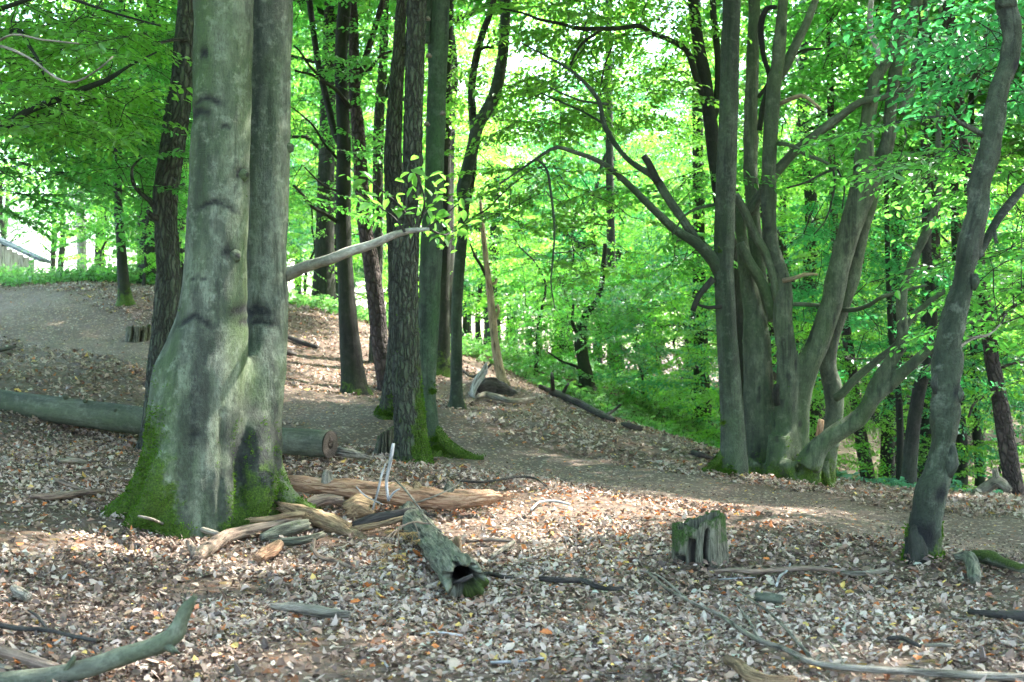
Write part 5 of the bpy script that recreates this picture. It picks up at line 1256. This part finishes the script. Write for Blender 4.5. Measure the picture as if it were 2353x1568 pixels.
def stick(name, label, tr, mat='stick', cat='stick', nseg=10, step=.06, rough=.10, rf=9, lump=.05, seed=1, moss=.0, sit=.55, jag=.6, group=None, forks=(), mossup=0, furrow=0, ff=30, plates=0.0, spl=0):
    p, r_ = ground_line(tr, sit)
    g = sweep(p, r_, nseg, step, rough, rf, seed, furrow, ff, None, lump, jag, jag, plates)
    if spl: g = splinters(g, spl, .12, seed)
    up = np.clip((g['V'][:, 2] - np.interp(np.arange(len(g['V'])), [0, len(g['V'])], [g['C'][0][2], g['C'][-1][2]])) / (r_.mean() + 1e-6), -1, 1)
    g['A']['moss'] = np.clip(moss + mossup * up, 0, 1)
    if not forks:
        return solo(name, g, [M[mat]], label, cat, group)
    org = np.array([g['V'][:, 0].mean(), g['V'][:, 1].mean(), g['V'][:, 2].min()])
    t = thing(name, label, cat, org, group)
    part('stem', g, [M[mat]], t, org)
    for k, fk in enumerate(forks):
        fp, fr = ground_line(fk, sit)
        part('side_branch', sweep(fp, fr, 6, step, rough, rf, seed + k + 1, jag1=jag), [M[mat]], t, org)
    return t

# sawn log lying behind the twin stemmed beech
lp, lr = world([(-190, 884, 30, 16.2), (0, 925, 30, 15.7), (150, 945, 31, 15.3), (330, 968, 32, 14.9), (500, 990, 32, 14.5), (650, 1012, 30, 14.2), (735, 1020, 31, 14.0), (757, 1022, 31, 13.95)], 15)
g = sweep(lp, lr, 26, .10, .05, 4, 5, lump=.03)
g['A']['moss'] = np.full(len(g['V']), .12)
org = np.array([lp[:, 0].mean(), lp[:, 1].mean(), gz1(lp[:, 0].mean(), lp[:, 1].mean())])
t = thing('fallen_log', 'long greenish sawn log lying across behind the twin stemmed beech', 'log', org)
g['T'] = g['T'][:26]
part('log_body', g, [M['log']], t, org)
d = nrm(lp[-1] - lp[-2]); R0 = lr[-1]
th = np.arange(40) / 40 * 6.2832; u_ = nrm(np.cross(d, [0, 0, 1.])); w_ = np.cross(u_, d)
V = [lp[-1] + d * .012]; A_ = [[0, 0, 0]]; T_ = []
for ri, rr in enumerate((.3, .6, .85, 1.02)):
    for k, a in enumerate(th):
        V.append(lp[-1] + d * (.012 + .006 * vnoise(np.array([[a * 2, rr * 5, 1.]]))[0]) + (u_ * math.cos(a) + w_ * math.sin(a)) * R0 * rr); A_.append([rr * 2.2, .15 * math.cos(a), a * .05])
Q_ = [(1 + i * 40 + k, 1 + i * 40 + (k + 1) % 40, 1 + (i + 1) * 40 + (k + 1) % 40, 1 + (i + 1) * 40 + k) for i in range(3) for k in range(40)]
T_ = [(0, 1 + k, 1 + (k + 1) % 40) for k in range(40)]
A_ = np.array(A_); cr = np.zeros(len(V)); av = np.tile(th, 4)
cr[1:] = np.maximum(np.exp(-((av - 1.2) / .06) ** 2), np.exp(-((av - 4.3) / .05) ** 2)) * .8
part('sawn_end', dict(V=np.array(V), Q=np.array(Q_), T=np.array(T_), A=dict(gc=A_, scar=cr)), [M['cutend']], t, org)
for k, (px, py, Yk) in enumerate([(265, 948, 14.9), (148, 915, 15.2), (195, 927, 15.1)]):
    c = P(px, py, Yk); part('knot', sweep([c + np.array([0, .06, 0]), c + np.array([0, -.02, .03])], [.03, .02], 8, .03, .1, 9, k), [M['log']], t, org)
tw = P(408, 930, 14.75); part('twig', sweep([tw, tw + np.array([.01, 0, .05]), tw + np.array([-.02, 0, .1])], [.012, .009, .005], 6, .03), [M['white']], t, org)

stick('broken_slab', 'grey splintered slab lying against the sawn end of the long log', [(752, 1032, 11), (785, 1038, 12), (815, 1044, 10), (850, 1053, 5)], 'grey', 'wood piece', nseg=14, rough=.25, lump=.1, seed=3, sit=.9, plates=.2, spl=12)

# main rotten stump and two smaller ones
def stump(name, label, px, py, Y, rb, rt, H, cracks, seed, slope=0.0, moss=.5, mat='stump', hollow=.6, lean=0.0):
    c = P(px, py, Y); c[2] = gz1(c[0], c[1])
    nt_ = 120; th = np.arange(nt_) / nt_ * 2 * math.pi
    cx, sx = np.cos(th), np.sin(th)
    top = H * (1 + slope * cx + .13 * fbm(np.c_[cx * 3, sx * 3, np.full(nt_, seed)] * 1.5, 3))
    rows = []; sc_ = []; ms = []
    nr = 18
    for i in range(nr):
        f = i / (nr - 1); z = -.12 + (top + .12) * f
        base = rb + (rt - rb) * min(1, f * 1.25) ** .6
        rr = base * (1 + .05 * fbm(np.c_[cx * 4, sx * 4, np.full(nt_, seed + f * .8)], 3) + .035 * vnoise(np.c_[cx * 7, sx * 7, np.full(nt_, seed + f * 1.2)]))
        dk = np.zeros(nt_)
        for a, w, dep, f0, f1 in cracks:
            da = np.abs((th - a - .10 * math.sin(f * 4 + seed) + math.pi) % (2 * math.pi) - math.pi)
            e = np.exp(-(da / w) ** 4) * (1 if f0 <= f <= f1 else .0)
            rr = rr * (1 - dep * e); dk = np.maximum(dk, e)  # cracks are coloured darker than the wood around them
        rows.append(np.c_[c[0] + cx * rr + lean * f, c[1] + sx * rr, c[2] + z]); sc_.append(dk * .92); ms.append(np.clip(moss * (.25 + .75 * f ** 2) * (.5 + .6 * np.maximum(-cx, .8 * cx)), 0, 1) * (1 - dk))
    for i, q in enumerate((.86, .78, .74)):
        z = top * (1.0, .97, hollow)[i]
        rows.append(np.c_[c[0] + cx * rt * q + lean, c[1] + sx * rt * q, c[2] + z]); sc_.append(np.full(nt_, (.0, .25, .8)[i])); ms.append(np.full(nt_, (moss, .3, 0)[i]))  # inner wall is coloured darker towards the bottom of the hollow
    n = len(rows); V = np.vstack(rows + [np.array([[c[0] + lean, c[1], c[2] + H * hollow * .8]])])
    i_ = np.arange(n - 1)[:, None] * nt_; j = np.arange(nt_)[None]; j2 = (j + 1) % nt_
    Q = np.stack([i_ + j, i_ + j2, i_ + nt_ + j2, i_ + nt_ + j], -1).reshape(-1, 4)
    jj_ = np.arange(nt_); T = np.stack([(n - 1) * nt_ + jj_, (n - 1) * nt_ + (jj_ + 1) % nt_, np.full(nt_, n * nt_)], 1)
    A = dict(gc=V - c + seed, scar=np.r_[np.concatenate(sc_), .9], moss=np.r_[np.concatenate(ms), 0])
    return solo(name, dict(V=V, Q=Q, T=T, A=A), [M[mat]], label, 'stump', org=c)
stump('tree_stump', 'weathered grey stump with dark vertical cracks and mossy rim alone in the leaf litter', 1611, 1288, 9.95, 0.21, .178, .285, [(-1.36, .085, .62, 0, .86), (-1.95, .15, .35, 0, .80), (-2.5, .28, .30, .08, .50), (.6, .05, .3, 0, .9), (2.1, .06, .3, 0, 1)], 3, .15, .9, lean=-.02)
stump('tree_stump', 'low crumbling stump with moss beside the path behind the leaning oak', 318, 778, 24, .24, .20, .21, [(-1.1, .12, .4, 0, .8), (-1.9, .10, .3, 0, .9), (-.5, .08, .3, 0, 1)], 5, .1, .6, 'stump')
stump('tree_stump', 'small mossy broken stump left of the furrowed oak', 880, 1028, 15.6, .17, .10, .24, [(-1.2, .10, .4, 0, 1), (-2.0, .12, .3, 0, 1), (-1.6, .05, .3, .2, 1)], 7, .25, .8, lean=.04)

# long orange rotten plank-like trunk
lp, lr = world([(634, 1106, 10, 12.3), (700, 1112, 16, 12.2), (790, 1122, 20, 12.1), (880, 1130, 21, 12.0), (960, 1140, 21, 11.9), (1040, 1146, 19, 11.85), (1110, 1144, 15, 11.8), (1162, 1142, 7, 11.8)], 12)
g = sweep(lp, lr, 44, .03, .16, 6, 9, .020, 60, None, .12, 2.5, 2.5, .22)
g = splinters(g, 70, .22, 4)
gv = g['V']; g['V'] = gv + np.c_[np.zeros(len(gv)), np.zeros(len(gv)), .012 * fbm(np.c_[gv[:, 0] * 3, gv[:, 2] * 45, gv[:, 1] * 6], 2)]
cz = np.interp(gv[:, 0], lp[:, 0], lp[:, 2]); up = (gv[:, 2] - cz) / .07
g['A']['moss'] = np.clip(.62 * (up - .25), 0, .7) * (.5 + .6 * vnoise(gv * 5)); g['A']['scar'] = np.clip(-up - .8, 0, .5)  # mossy top, and an underside coloured darker
org = np.array([lp[:, 0].mean(), 12.0, lp[:, 2].min() - .1])
t = thing('rotten_log', 'long orange rotten trunk with three knobs lying right of the twin stemmed beech', 'log', org)
part('log_body', g, [M['rot']], t, org)
for k, (px, py, Yk, mt) in enumerate([(752, 1100, 12.15, 'grey'), (958, 1126, 11.92, 'rot2'), (1034, 1128, 11.87, 'stump')]):
    c = P(px, py, Yk); part('knob', sweep([c + np.array([0, 0, -.05]), c + np.array([0, 0, .02]), c + np.array([-.005, 0, .055]), c + np.array([-.01, 0, .075])], [.062, .052, .034, .014], 14, .015, .12, 14, k), [M[mt]], t, org)

# hollow mossy log pointing at the viewer
lp, lr = ground_line([(938, 1178, 24), (965, 1212, 28), (1000, 1254, 32), (1040, 1298, 37), (1064, 1330, 40)], .85)
ax = nrm(lp[-1] - lp[-2])
g = sweep(lp, lr, 48, .035, .16, 6, 13, .020, 26, None, .10)
n_ = len(g['C']); ns = 48
V = g['V'][:-2].reshape(n_, ns, 3)
jagl = .20 * fbm(np.c_[np.cos(np.arange(ns) / ns * 6.283) * 2.5, np.sin(np.arange(ns) / ns * 6.283) * 2.5, np.full(ns, 2.)], 3)
V[-1] += ax * jagl[:, None]; V[-2] += ax * jagl[:, None] * .5
cen = g['C'][-1]
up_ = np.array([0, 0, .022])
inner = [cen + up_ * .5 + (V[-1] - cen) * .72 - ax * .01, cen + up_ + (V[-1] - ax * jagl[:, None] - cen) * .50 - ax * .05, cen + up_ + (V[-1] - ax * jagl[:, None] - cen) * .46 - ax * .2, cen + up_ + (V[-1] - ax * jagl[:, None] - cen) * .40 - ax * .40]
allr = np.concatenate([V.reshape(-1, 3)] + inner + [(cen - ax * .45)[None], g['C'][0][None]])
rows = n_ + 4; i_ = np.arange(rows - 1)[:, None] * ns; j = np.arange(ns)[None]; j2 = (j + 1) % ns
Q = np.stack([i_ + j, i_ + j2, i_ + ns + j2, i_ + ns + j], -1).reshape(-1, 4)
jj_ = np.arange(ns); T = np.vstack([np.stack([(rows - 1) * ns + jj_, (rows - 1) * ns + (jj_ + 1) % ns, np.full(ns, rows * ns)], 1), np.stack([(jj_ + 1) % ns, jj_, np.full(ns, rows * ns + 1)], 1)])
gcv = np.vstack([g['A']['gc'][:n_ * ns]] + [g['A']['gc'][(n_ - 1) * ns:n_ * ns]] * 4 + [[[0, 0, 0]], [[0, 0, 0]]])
sc_ = np.r_[np.zeros(n_ * ns), np.full(ns, .25), np.full(ns, .7), np.full(ns * 2, .95), .95, .3]  # inner wall coloured darker the deeper it runs into the log
V = allr; up = (V[:, 2] - np.interp(V[:, 1], lp[::-1, 1], lp[::-1, 2])) / .1
frontm = np.clip((9.0 - V[:, 1]) / .4, 0, 1) * (V[:, 0] > cen[0]) * (up < 0)
org = np.array([lp[:, 0].mean(), lp[:, 1].mean(), lp[:, 2].min() - .1])
t = thing('hollow_log', 'hollow mossy grey log pointing towards the viewer with a dark open end', 'log', org)
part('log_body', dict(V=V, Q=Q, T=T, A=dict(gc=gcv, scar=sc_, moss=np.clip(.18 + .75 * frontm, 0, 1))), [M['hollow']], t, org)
c = hit(1052, 1262, .06); part('branch_stub', sweep([c + np.array([-.02, 0, -.06]), c, c + np.array([.0, 0, .09])], [.034, .03, .022], 10, .03, .12, 12, 5, jag1=.5), [M['rot2']], t, org)
part('inner_splinter', sweep([cen + np.array([-.07, .0, -.03]), cen + np.array([0, -.03, -.005]), cen + np.array([.06, -.02, .025])], [.012, .016, .010], 8, .03, .2, 12, 6), [M['darkstick']], t, org)

# broken pieces heaped in front of the beech
stick('broken_branch', 'split yellow brown branch with a splintered end propped on the heap', [(640, 1164, 9, 11.6), (690, 1180, 16, 11.5), (740, 1198, 18, 11.4), (785, 1216, 20, 11.25), (815, 1232, 16, 11.1), (845, 1244, 7, 11.0)], 'rot2', 'branch', 20, .03, .20, 7, .16, 21, jag=2.5, furrow=.014, ff=40, plates=.22, spl=40)
stick('broken_branch', 'brown forked branch lying in front of the beech foot pointing left', [(448, 1282, 9), (470, 1268, 14), (510, 1240, 15), (550, 1226, 14), (600, 1215, 14), (650, 1206, 15), (690, 1200, 12)], 'stick', 'branch', 16, .03, .14, 9, .12, 22, jag=1.0, spl=10, forks=[[(452, 1280, 11), (440, 1258, 10, 10.35), (433, 1240, 7, 10.4)]])
stick('broken_branch', 'grey green mossy branch piece under the split yellow branch', [(600, 1236, 8), (640, 1222, 14), (680, 1212, 16), (708, 1206, 14)], 'hollow', 'branch', 14, .05, .15, 7, .12, 23, .35)
stick('broken_branch', 'twisted grey root like piece at the bottom of the heap', [(620, 1246, 6), (660, 1246, 10), (700, 1242, 11), (742, 1228, 7)], 'hollow', 'branch', 12, .05, .18, 8, .15, 24, .2)
stick('broken_branch', 'dark arched branch lying over the back of the hollow log', [(812, 1206, 8, 11.15), (860, 1192, 11, 11.1), (910, 1182, 10, 11.1), (955, 1174, 7, 11.1), (985, 1184, 4, 11.0)], 'darkstick', 'branch', 12, .05, .15, 8, .1, 25, plates=.15, spl=12)
stick('broken_branch', 'yellowish split stick below the dark arched branch', [(815, 1214, 6, 11.1), (860, 1208, 8, 11.05), (900, 1198, 8, 11.05), (945, 1186, 5, 11.0)], 'rot2', 'branch', 10, .05, .15, 8, .1, 26, plates=.2, spl=14)
stick('broken_branch', 'stout brown branch end poking from under the orange rotten trunk', [(660, 1184, 14, 11.9), (700, 1164, 14, 11.9), (745, 1148, 13, 11.95), (790, 1150, 9, 12)], 'stick', 'branch', 12, .05, .10, 8, .06, 27)
stick('broken_branch', 'yellow edged flat piece between the beech foot and the heap', [(575, 1196, 6, 11.3), (620, 1192, 7, 11.3), (668, 1184, 7, 11.3), (700, 1182, 5, 11.3)], 'rot2', 'branch', 10, .05, .2, 8, .1, 28, plates=.2, spl=14)
stick('broken_branch', 'pale grey stick leaning at the very foot of the twin beech', [(418, 1204, 6), (450, 1212, 7), (480, 1222, 7), (500, 1228, 6)], 'grey', 'stick', 10, .05, .06, 8, .04, 29)
stick('root_tangle', 'crumbling brown wood clump under the middle of the orange rotten trunk', [(800, 1172, 22, 11.75), (830, 1165, 30, 11.75), (862, 1172, 24, 11.75)], 'rot2', 'wood piece', 18, .03, .35, 12, .3, 30, plates=.2, spl=24)
stick('birch_twig', 'upright white peeled twig standing behind the heap', [(893, 1152, 3.2, 11.5), (888, 1110, 3.8, 11.5), (895, 1070, 4.2, 11.5), (900, 1042, 4.6, 11.5), (904, 1020, 3.6, 11.5)], 'white', 'twig', 10, .04, .08, 9, .08, 31, forks=[[(856, 1172, 2.4, 11.45), (868, 1130, 2.8, 11.45), (876, 1095, 2.4, 11.45), (886, 1065, 1.6, 11.45)], [(893, 1150, 2.5, 11.5), (905, 1132, 2.2, 11.48), (918, 1124, 1.6, 11.45)], [(880, 1160, 2, 11.5), (840, 1140, 1.8, 11.4), (818, 1118, 1.2, 11.4)]])
stick('thin_branch', 'thin bare grey twig arching over the hollow log', [(905, 1100, 2.2, 11.3), (935, 1130, 2.6, 11.1), (965, 1170, 2.8, 10.8), (990, 1205, 2.8, 10.4), (1015, 1225, 2.6, 10.1), (1035, 1260, 2.0, 9.8)], 'grey', 'twig', 6, .06, .04, 9, 0, 32, forks=[[(955, 1156, 2, 10.9), (1000, 1140, 1.8, 10.8), (1040, 1120, 1.5, 10.9), (1062, 1100, 1, 11)]])
# dry pine twig
tp, tr_ = world([(985, 1205, 3, 10.4), (950, 1200, 2.6, 10.3), (915, 1215, 2.4, 10.2), (885, 1240, 2, 10.1)], 10.3)
org = tp[-1].copy(); org[2] = gz1(org[0], org[1])
t = thing('dry_pine_twig', 'brown dried pine twig with needles hanging beside the hollow log', 'twig', org)
part('stem', sweep(tp, tr_, 6, .04, .05), [M['stick']], t, org)
r = np.random.default_rng(6)
for k, (px, py, Yk) in enumerate([(905, 1218, 10.2), (925, 1225, 10.2), (950, 1222, 10.3), (885, 1250, 10.0), (915, 1275, 10.0), (880, 1285, 9.9), (965, 1240, 10.1)]):
    c = P(px, py, Yk); a = r.normal(0, 1, (30, 3)); a[:, 2] = -np.abs(a[:, 2]) * .9; dd = nrm(a)
    if k >= 3:
        s0_ = tp[2] if k != 6 else tp[1]; part('twig', sweep([s0_, (s0_ + c) / 2 + np.array([0, 0, .02]), c], [.006, .005, .003], 5, .05, .05), [M['stick']], t, org)
    part('needle_tuft', prisms(np.repeat(c[None], 30, 0), c + dd * (.06 + .05 * r.random((30, 1))), np.full(30, .0022), np.full(30, .0008)), [M['needle']], t, org)

stick('wood_chunk', 'bright orange crumbly wood chunk lying left of the hollow log', [(592, 1284, 10), (610, 1272, 18), (628, 1262, 19), (642, 1250, 9)], 'rot', 'wood piece', 16, .02, .35, 14, .25, 33, sit=.5, jag=1.2, plates=.25, spl=18)
stick('curved_twig', 'curved brown twig with an upturned end on the leaves in the middle', [(722, 1240, 4, 10.4), (720, 1262, 5, 10.25), (738, 1282, 5), (775, 1290, 5), (806, 1304, 4)], 'stick', 'stick', 8, .05, .06, 8, .03, 34)
stick('short_stick', 'short grey and pale stick lying in the leaves below the heap', [(622, 1393, 7), (670, 1396, 12), (715, 1402, 13), (760, 1410, 12), (806, 1412, 8)], 'grey', 'stick', 12, .04, .10, 8, .06, 35)
stick('stick', 'pale stick lying right of the hollow log', [(1070, 1245, 4), (1115, 1240, 5), (1160, 1242, 5), (1182, 1246, 3)], 'stick', 'stick', 8, .05, .06, 8, .03, 36)
stick('stick', 'bluish grey slanting stick right of the hollow log', [(1130, 1280, 4), (1155, 1262, 6), (1180, 1246, 5)], 'grey', 'stick', 8, .05, .06, 8, .03, 37)
stick('stick', 'thin dark twig trailing right from the open end of the hollow log', [(1092, 1322, 4), (1120, 1318, 5), (1155, 1326, 5), (1180, 1326, 3)], 'darkstick', 'stick', 8, .05, .06, 8, .03, 38)
stick('fallen_branch', 'dark bent twig in the leaves left of the stump', [(1240, 1330, 6), (1290, 1334, 7), (1335, 1334, 7), (1370, 1348, 6), (1398, 1354, 5), (1430, 1352, 5)], 'darkstick', 'stick', 8, .05, .08, 8, .05, 39)
stick('long_branch', 'long thin bare branch with side twigs reaching to the lower right corner', [(1492, 1318, 2.2), (1530, 1350, 3.0), (1585, 1382, 3.8), (1650, 1412, 4.5), (1700, 1445, 5.2), (1745, 1472, 6.0), (1800, 1490, 6.8), (1860, 1520, 7.5), (1920, 1532, 8.2), (2000, 1538, 9.0), (2100, 1544, 9.0), (2230, 1552, 9.8), (2420, 1560, 10.5)], 'grey', 'branch', 10, .05, .06, 8, .05, 40,
      forks=[[(1580, 1380, 4), (1545, 1348, 3), (1510, 1322, 2.5), (1470, 1312, 2)], [(1870, 1520, 5), (1820, 1460, 4), (1770, 1410, 3), (1720, 1375, 2), (1680, 1345, 1.5)], [(1745, 1472, 4), (1720, 1425, 3), (1690, 1385, 2)], [(1940, 1532, 4), (1925, 1500, 3), (1900, 1470, 2)]])
stick('stick', 'pale pinkish stick lying just below the stump to its right', [(1640, 1312, 4), (1690, 1310, 6), (1735, 1314, 6), (1790, 1310, 6), (1860, 1306, 6), (1930, 1312, 5)], 'stick', 'stick', 8, .05, .08, 8, .04, 41)
stick('stick', 'grey stick end lying level right of the stump', [(1930, 1316, 5), (1985, 1318, 6), (2036, 1310, 6)], 'grey', 'stick', 8, .05, .08, 8, .04, 42)
stick('stick', 'thin crooked white twig in front of the long pale stick', [(1784, 1346, 3), (1792, 1325, 3), (1808, 1312, 3), (1816, 1296, 2.5, 9.9)], 'white', 'twig', 6, .04, .06, 8, .04, 43)
stick('small_log', 'small greenish log piece half sunk in the leaves', [(1738, 1372, 10), (1766, 1374, 12), (1798, 1378, 11)], 'log', 'log', 14, .03, .10, 8, .06, 44, .2, sit=.3)
stick('branch_piece', 'short brown branch end at the bottom edge right of the middle', [(1672, 1516, 11), (1700, 1530, 14), (1725, 1552, 16), (1770, 1566, 15), (1830, 1566, 15)], 'rot2', 'branch', 12, .04, .12, 8, .08, 45)
stick('stick', 'dark flat stick at the right edge', [(2228, 1406, 6), (2290, 1412, 9), (2353, 1416, 12), (2420, 1420, 13)], 'darkstick', 'stick', 10, .05, .10, 8, .06, 46)
stick('stick', 'dark knobbly twig low right above the long branch', [(2040, 1468, 5), (2070, 1466, 7), (2098, 1478, 6), (2115, 1486, 4)], 'darkstick', 'stick', 8, .05, .10, 8, .08, 47)
stick('stick', 'pale grey twig right of the dark knobbly twig', [(2125, 1484, 4), (2160, 1482, 5), (2190, 1484, 4)], 'grey', 'stick', 8, .05, .08, 8, .05, 48)
stick('mossy_root', 'thick mossy broken root lying right of the crooked trunk', [(2240, 1276, 12), (2275, 1282, 17), (2305, 1294, 14), (2345, 1306, 11), (2380, 1312, 8)], 'hollow', 'root', 14, .04, .12, 8, .10, 49, .45, mossup=.5)
stick('root_piece', 'blunt grey root end bent down in the leaves right of the crooked trunk', [(2195, 1280, 8), (2225, 1280, 15), (2234, 1296, 16), (2238, 1318, 16), (2240, 1332, 12)], 'hollow', 'root', 14, .03, .10, 8, .08, 50, .15)
stick('forked_dead_branch', 'pale forked dead branch on the ground beside the tall flaky pine', [(2240, 1134, 9, 18.6), (2270, 1118, 12, 18.6), (2295, 1108, 14, 18.5), (2320, 1128, 10, 18.4)], 'grey', 'branch', 12, .06, .12, 8, .1, 51, forks=[[(2292, 1112, 11, 18.5), (2288, 1092, 8, 18.5), (2286, 1078, 7, 18.5)]])
stick('stick', 'dark stick lying on the bank left of the foot of the tall straight trunk', [(1592, 1040, 6), (1612, 1046, 7), (1640, 1054, 4)], 'darkstick', 'stick', 8, .06, .1, 8, .06, 52)
stick('fallen_branch', 'fallen dark branch with upright stubs on the slope in the middle', [(1240, 888, 5), (1268, 900, 8), (1310, 918, 8), (1345, 934, 8), (1380, 952, 8), (1412, 966, 5)], 'darkstick', 'branch', 10, .08, .10, 8, .06, 53, .1,
      forks=[[(1270, 898, 6), (1270, 880, 5, 23.6), (1268, 858, 4, 23.6)], [(1292, 908, 5), (1300, 892, 4, 23.3), (1306, 882, 3, 23.3)], [(1392, 955, 5), (1412, 942, 4, 22.6), (1426, 930, 3, 22.6)]])
stick('stick', 'short dark log bit below the lower end of the fallen dark branch', [(1430, 974, 5), (1450, 980, 7), (1474, 986, 5)], 'darkstick', 'stick', 8, .06, .1, 8, .06, 54)
# split foot of the dead snag
stick('split_stump_piece', 'grey curved splinter of wood standing up left of the bare dead stem', [(1084, 912, 9, 22.6), (1088, 892, 10, 22.7), (1098, 872, 11, 22.8), (1112, 852, 9, 22.9), (1118, 836, 4, 22.9)], 'white', 'wood piece', 12, .06, .12, 8, .08, 55, jag=1.5, plates=.2, spl=14)
stick('rotten_root_plate', 'dark rotten root mass at the foot of the bare dead stem', [(1105, 905, 20, 23), (1130, 892, 26, 23), (1155, 898, 20, 23), (1182, 908, 10, 23)], 'darkstick', 'root', 18, .05, .34, 8, .3, 56, .1, plates=.2, spl=24)
stick('fallen_branch', 'grey log curving along the ground in front of the rotten root mass', [(1096, 914, 6), (1115, 908, 8), (1145, 914, 8), (1180, 922, 6), (1230, 915, 4)], 'grey', 'branch', 10, .08, .1, 8, .06, 57)
stick('fallen_branch', 'thin dark branch leaning across the bank left of the bare dead stem', [(1062, 850, 3, 24.5), (1085, 866, 3, 24.2), (1108, 855, 3.5, 24), (1128, 838, 3, 24)], 'darkstick', 'branch', 7, .08, .1, 8, .05, 58)
# bank behind the beech
stick('fallen_branch', 'dark branch lying on the leafy bank right of the twin beech', [(655, 772, 4), (690, 786, 6), (730, 798, 5)], 'darkstick', 'branch', 8, .1, .1, 8, .06, 59)
stick('fallen_branch', 'short dark log on the leafy bank close to the twin beech', [(648, 806, 6), (665, 812, 7), (680, 814, 4)], 'darkstick', 'branch', 8, .1, .1, 8, .06, 60)
# left foreground and bottom-left corner
stick('crooked_branch', 'thick smooth branch with a broken upturned end in the bottom left corner', [(-90, 1575, 20, 6.35), (0, 1566, 20, 6.35), (110, 1556, 21, 6.33), (220, 1530, 21, 6.3), (310, 1500, 22, 6.25), (372, 1478, 25, 6.2), (402, 1456, 24, 6.18), (416, 1426, 17, 6.17), (428, 1400, 15, 6.16), (446, 1374, 7, 6.15)], 'log', 'branch', 22, .025, .10, 10, .12, 61, jag=2.0, spl=10, forks=[[(150, 1545, 9, 6.3), (165, 1522, 7, 6.28), (172, 1508, 5, 6.27)], [(372, 1478, 12, 6.2), (392, 1490, 10, 6.15), (402, 1498, 7, 6.12)]])
stick('crooked_branch', 'thinner brown branch crossing behind the thick one in the bottom left corner', [(-60, 1470, 15, 6.7), (0, 1494, 15, 6.65), (60, 1514, 14, 6.6), (130, 1536, 12, 6.5)], 'stick', 'branch', 14, .04, .08, 8, .06, 62)
stick('wood_chunk', 'rounded pale grey wood piece at the very bottom left', [(-40, 1560, 24, 6.6), (5, 1548, 26, 6.6), (36, 1550, 18, 6.6)], 'grey', 'wood piece', 18, .03, .12, 8, .1, 63)
stick('thin_branch', 'thin dark twig lying across the leaves near the left edge', [(-20, 1432, 7), (40, 1444, 6), (110, 1448, 5), (165, 1462, 5), (220, 1472, 5)], 'darkstick', 'stick', 8, .04, .08, 8, .05, 64, forks=[[(112, 1450, 4), (90, 1420, 4), (70, 1405, 3)]])
stick('wood_chunk', 'little grey log end standing in the leaves near the left edge', [(32, 1352, 10), (48, 1364, 13), (64, 1372, 11)], 'grey', 'wood piece', 12, .02, .1, 8, .06, 65)
stick('stick', 'mossy brown stick lying left of the beech roots', [(72, 1140, 6), (110, 1142, 8), (160, 1136, 8), (210, 1130, 8), (238, 1128, 5)], 'stick', 'stick', 10, .05, .1, 8, .06, 66, .15)
stick('stick', 'slanting thin stick just above the mossy brown stick on the left', [(124, 1100, 4), (160, 1114, 5), (195, 1128, 4)], 'stick', 'stick', 8, .05, .08, 8, .05, 67)
stick('stick', 'flat greenish stick in the leaves left of the leaning oak', [(135, 1060, 5), (165, 1058, 7), (200, 1062, 5)], 'grey', 'stick', 8, .05, .08, 8, .05, 68, .2)
stick('stick', 'short dark stick at the left edge beside the path', [(-10, 808, 4), (15, 802, 5), (36, 796, 3)], 'darkstick', 'stick', 8, .08, .1, 8, .06, 69)
stick('twig', 'thin twig lying over the mossy roots of the twin beech', [(318, 1186, 3, 10.9), (350, 1194, 3.5, 10.85), (385, 1208, 3.5), (425, 1222, 3)], 'grey', 'twig', 6, .05, .05, 8, .02, 70)
stick('thin_branch', 'thin curved dark branch on the leaves right of the orange rotten trunk', [(1050, 1104, 2.5), (1100, 1108, 3), (1140, 1104, 3), (1190, 1096, 3), (1230, 1100, 2.5), (1256, 1118, 2)], 'darkstick', 'twig', 6, .06, .05, 8, .02, 71)
stick('twig', 'pale bent twig among the rusty leaves left of the stump', [(1220, 1172, 2.5), (1240, 1154, 3), (1275, 1152, 3), (1310, 1160, 2.5)], 'white', 'twig', 6, .05, .05, 8, .02, 72)
r = np.random.default_rng(8)
for k in range(18):
    Y = 6.2 + r.random() ** 1.4 * 8; X = (r.random() * 2 - 1) * .34 * Y; a = r.random() * 6.28; L = .10 + r.random() * .22
    z = gz1(X, Y) + .03; d = np.array([math.cos(a), math.sin(a), 0]) * L
    p = np.array([[X, Y, z], np.array([X, Y, z]) + d * .5 + [r.normal(0, .02), r.normal(0, .02), .008], np.array([X, Y, z]) + d])
    p[:, 2] = gz(p[:, 0], p[:, 1]) + .028
    solo('twig', sweep(p, np.array([.006, .005, .003]) * (.7 + r.random() * .8), 6, .05, .1, 9, k), [M[('grey', 'stick', 'darkstick', 'white')[k % 4]]], 'little loose twig lying in the leaf litter', 'twig', 'little loose twigs in the leaf litter')
tw = sorted([o for o in COL.objects if o.get('group') == 'little loose twigs in the leaf litter'], key=lambda o: o.location[1])
for o in tw:
    p = px_of(o.location[0], o.location[1])
    near = 'close to the bottom edge' if o.location[1] < 7.6 else 'in the middle distance' if o.location[1] < 10.5 else 'beside the path'
    o['label'] = 'little loose twig in the leaf litter ' + near + (' on the left' if p < 780 else ' in the centre' if p < 1570 else ' on the right')
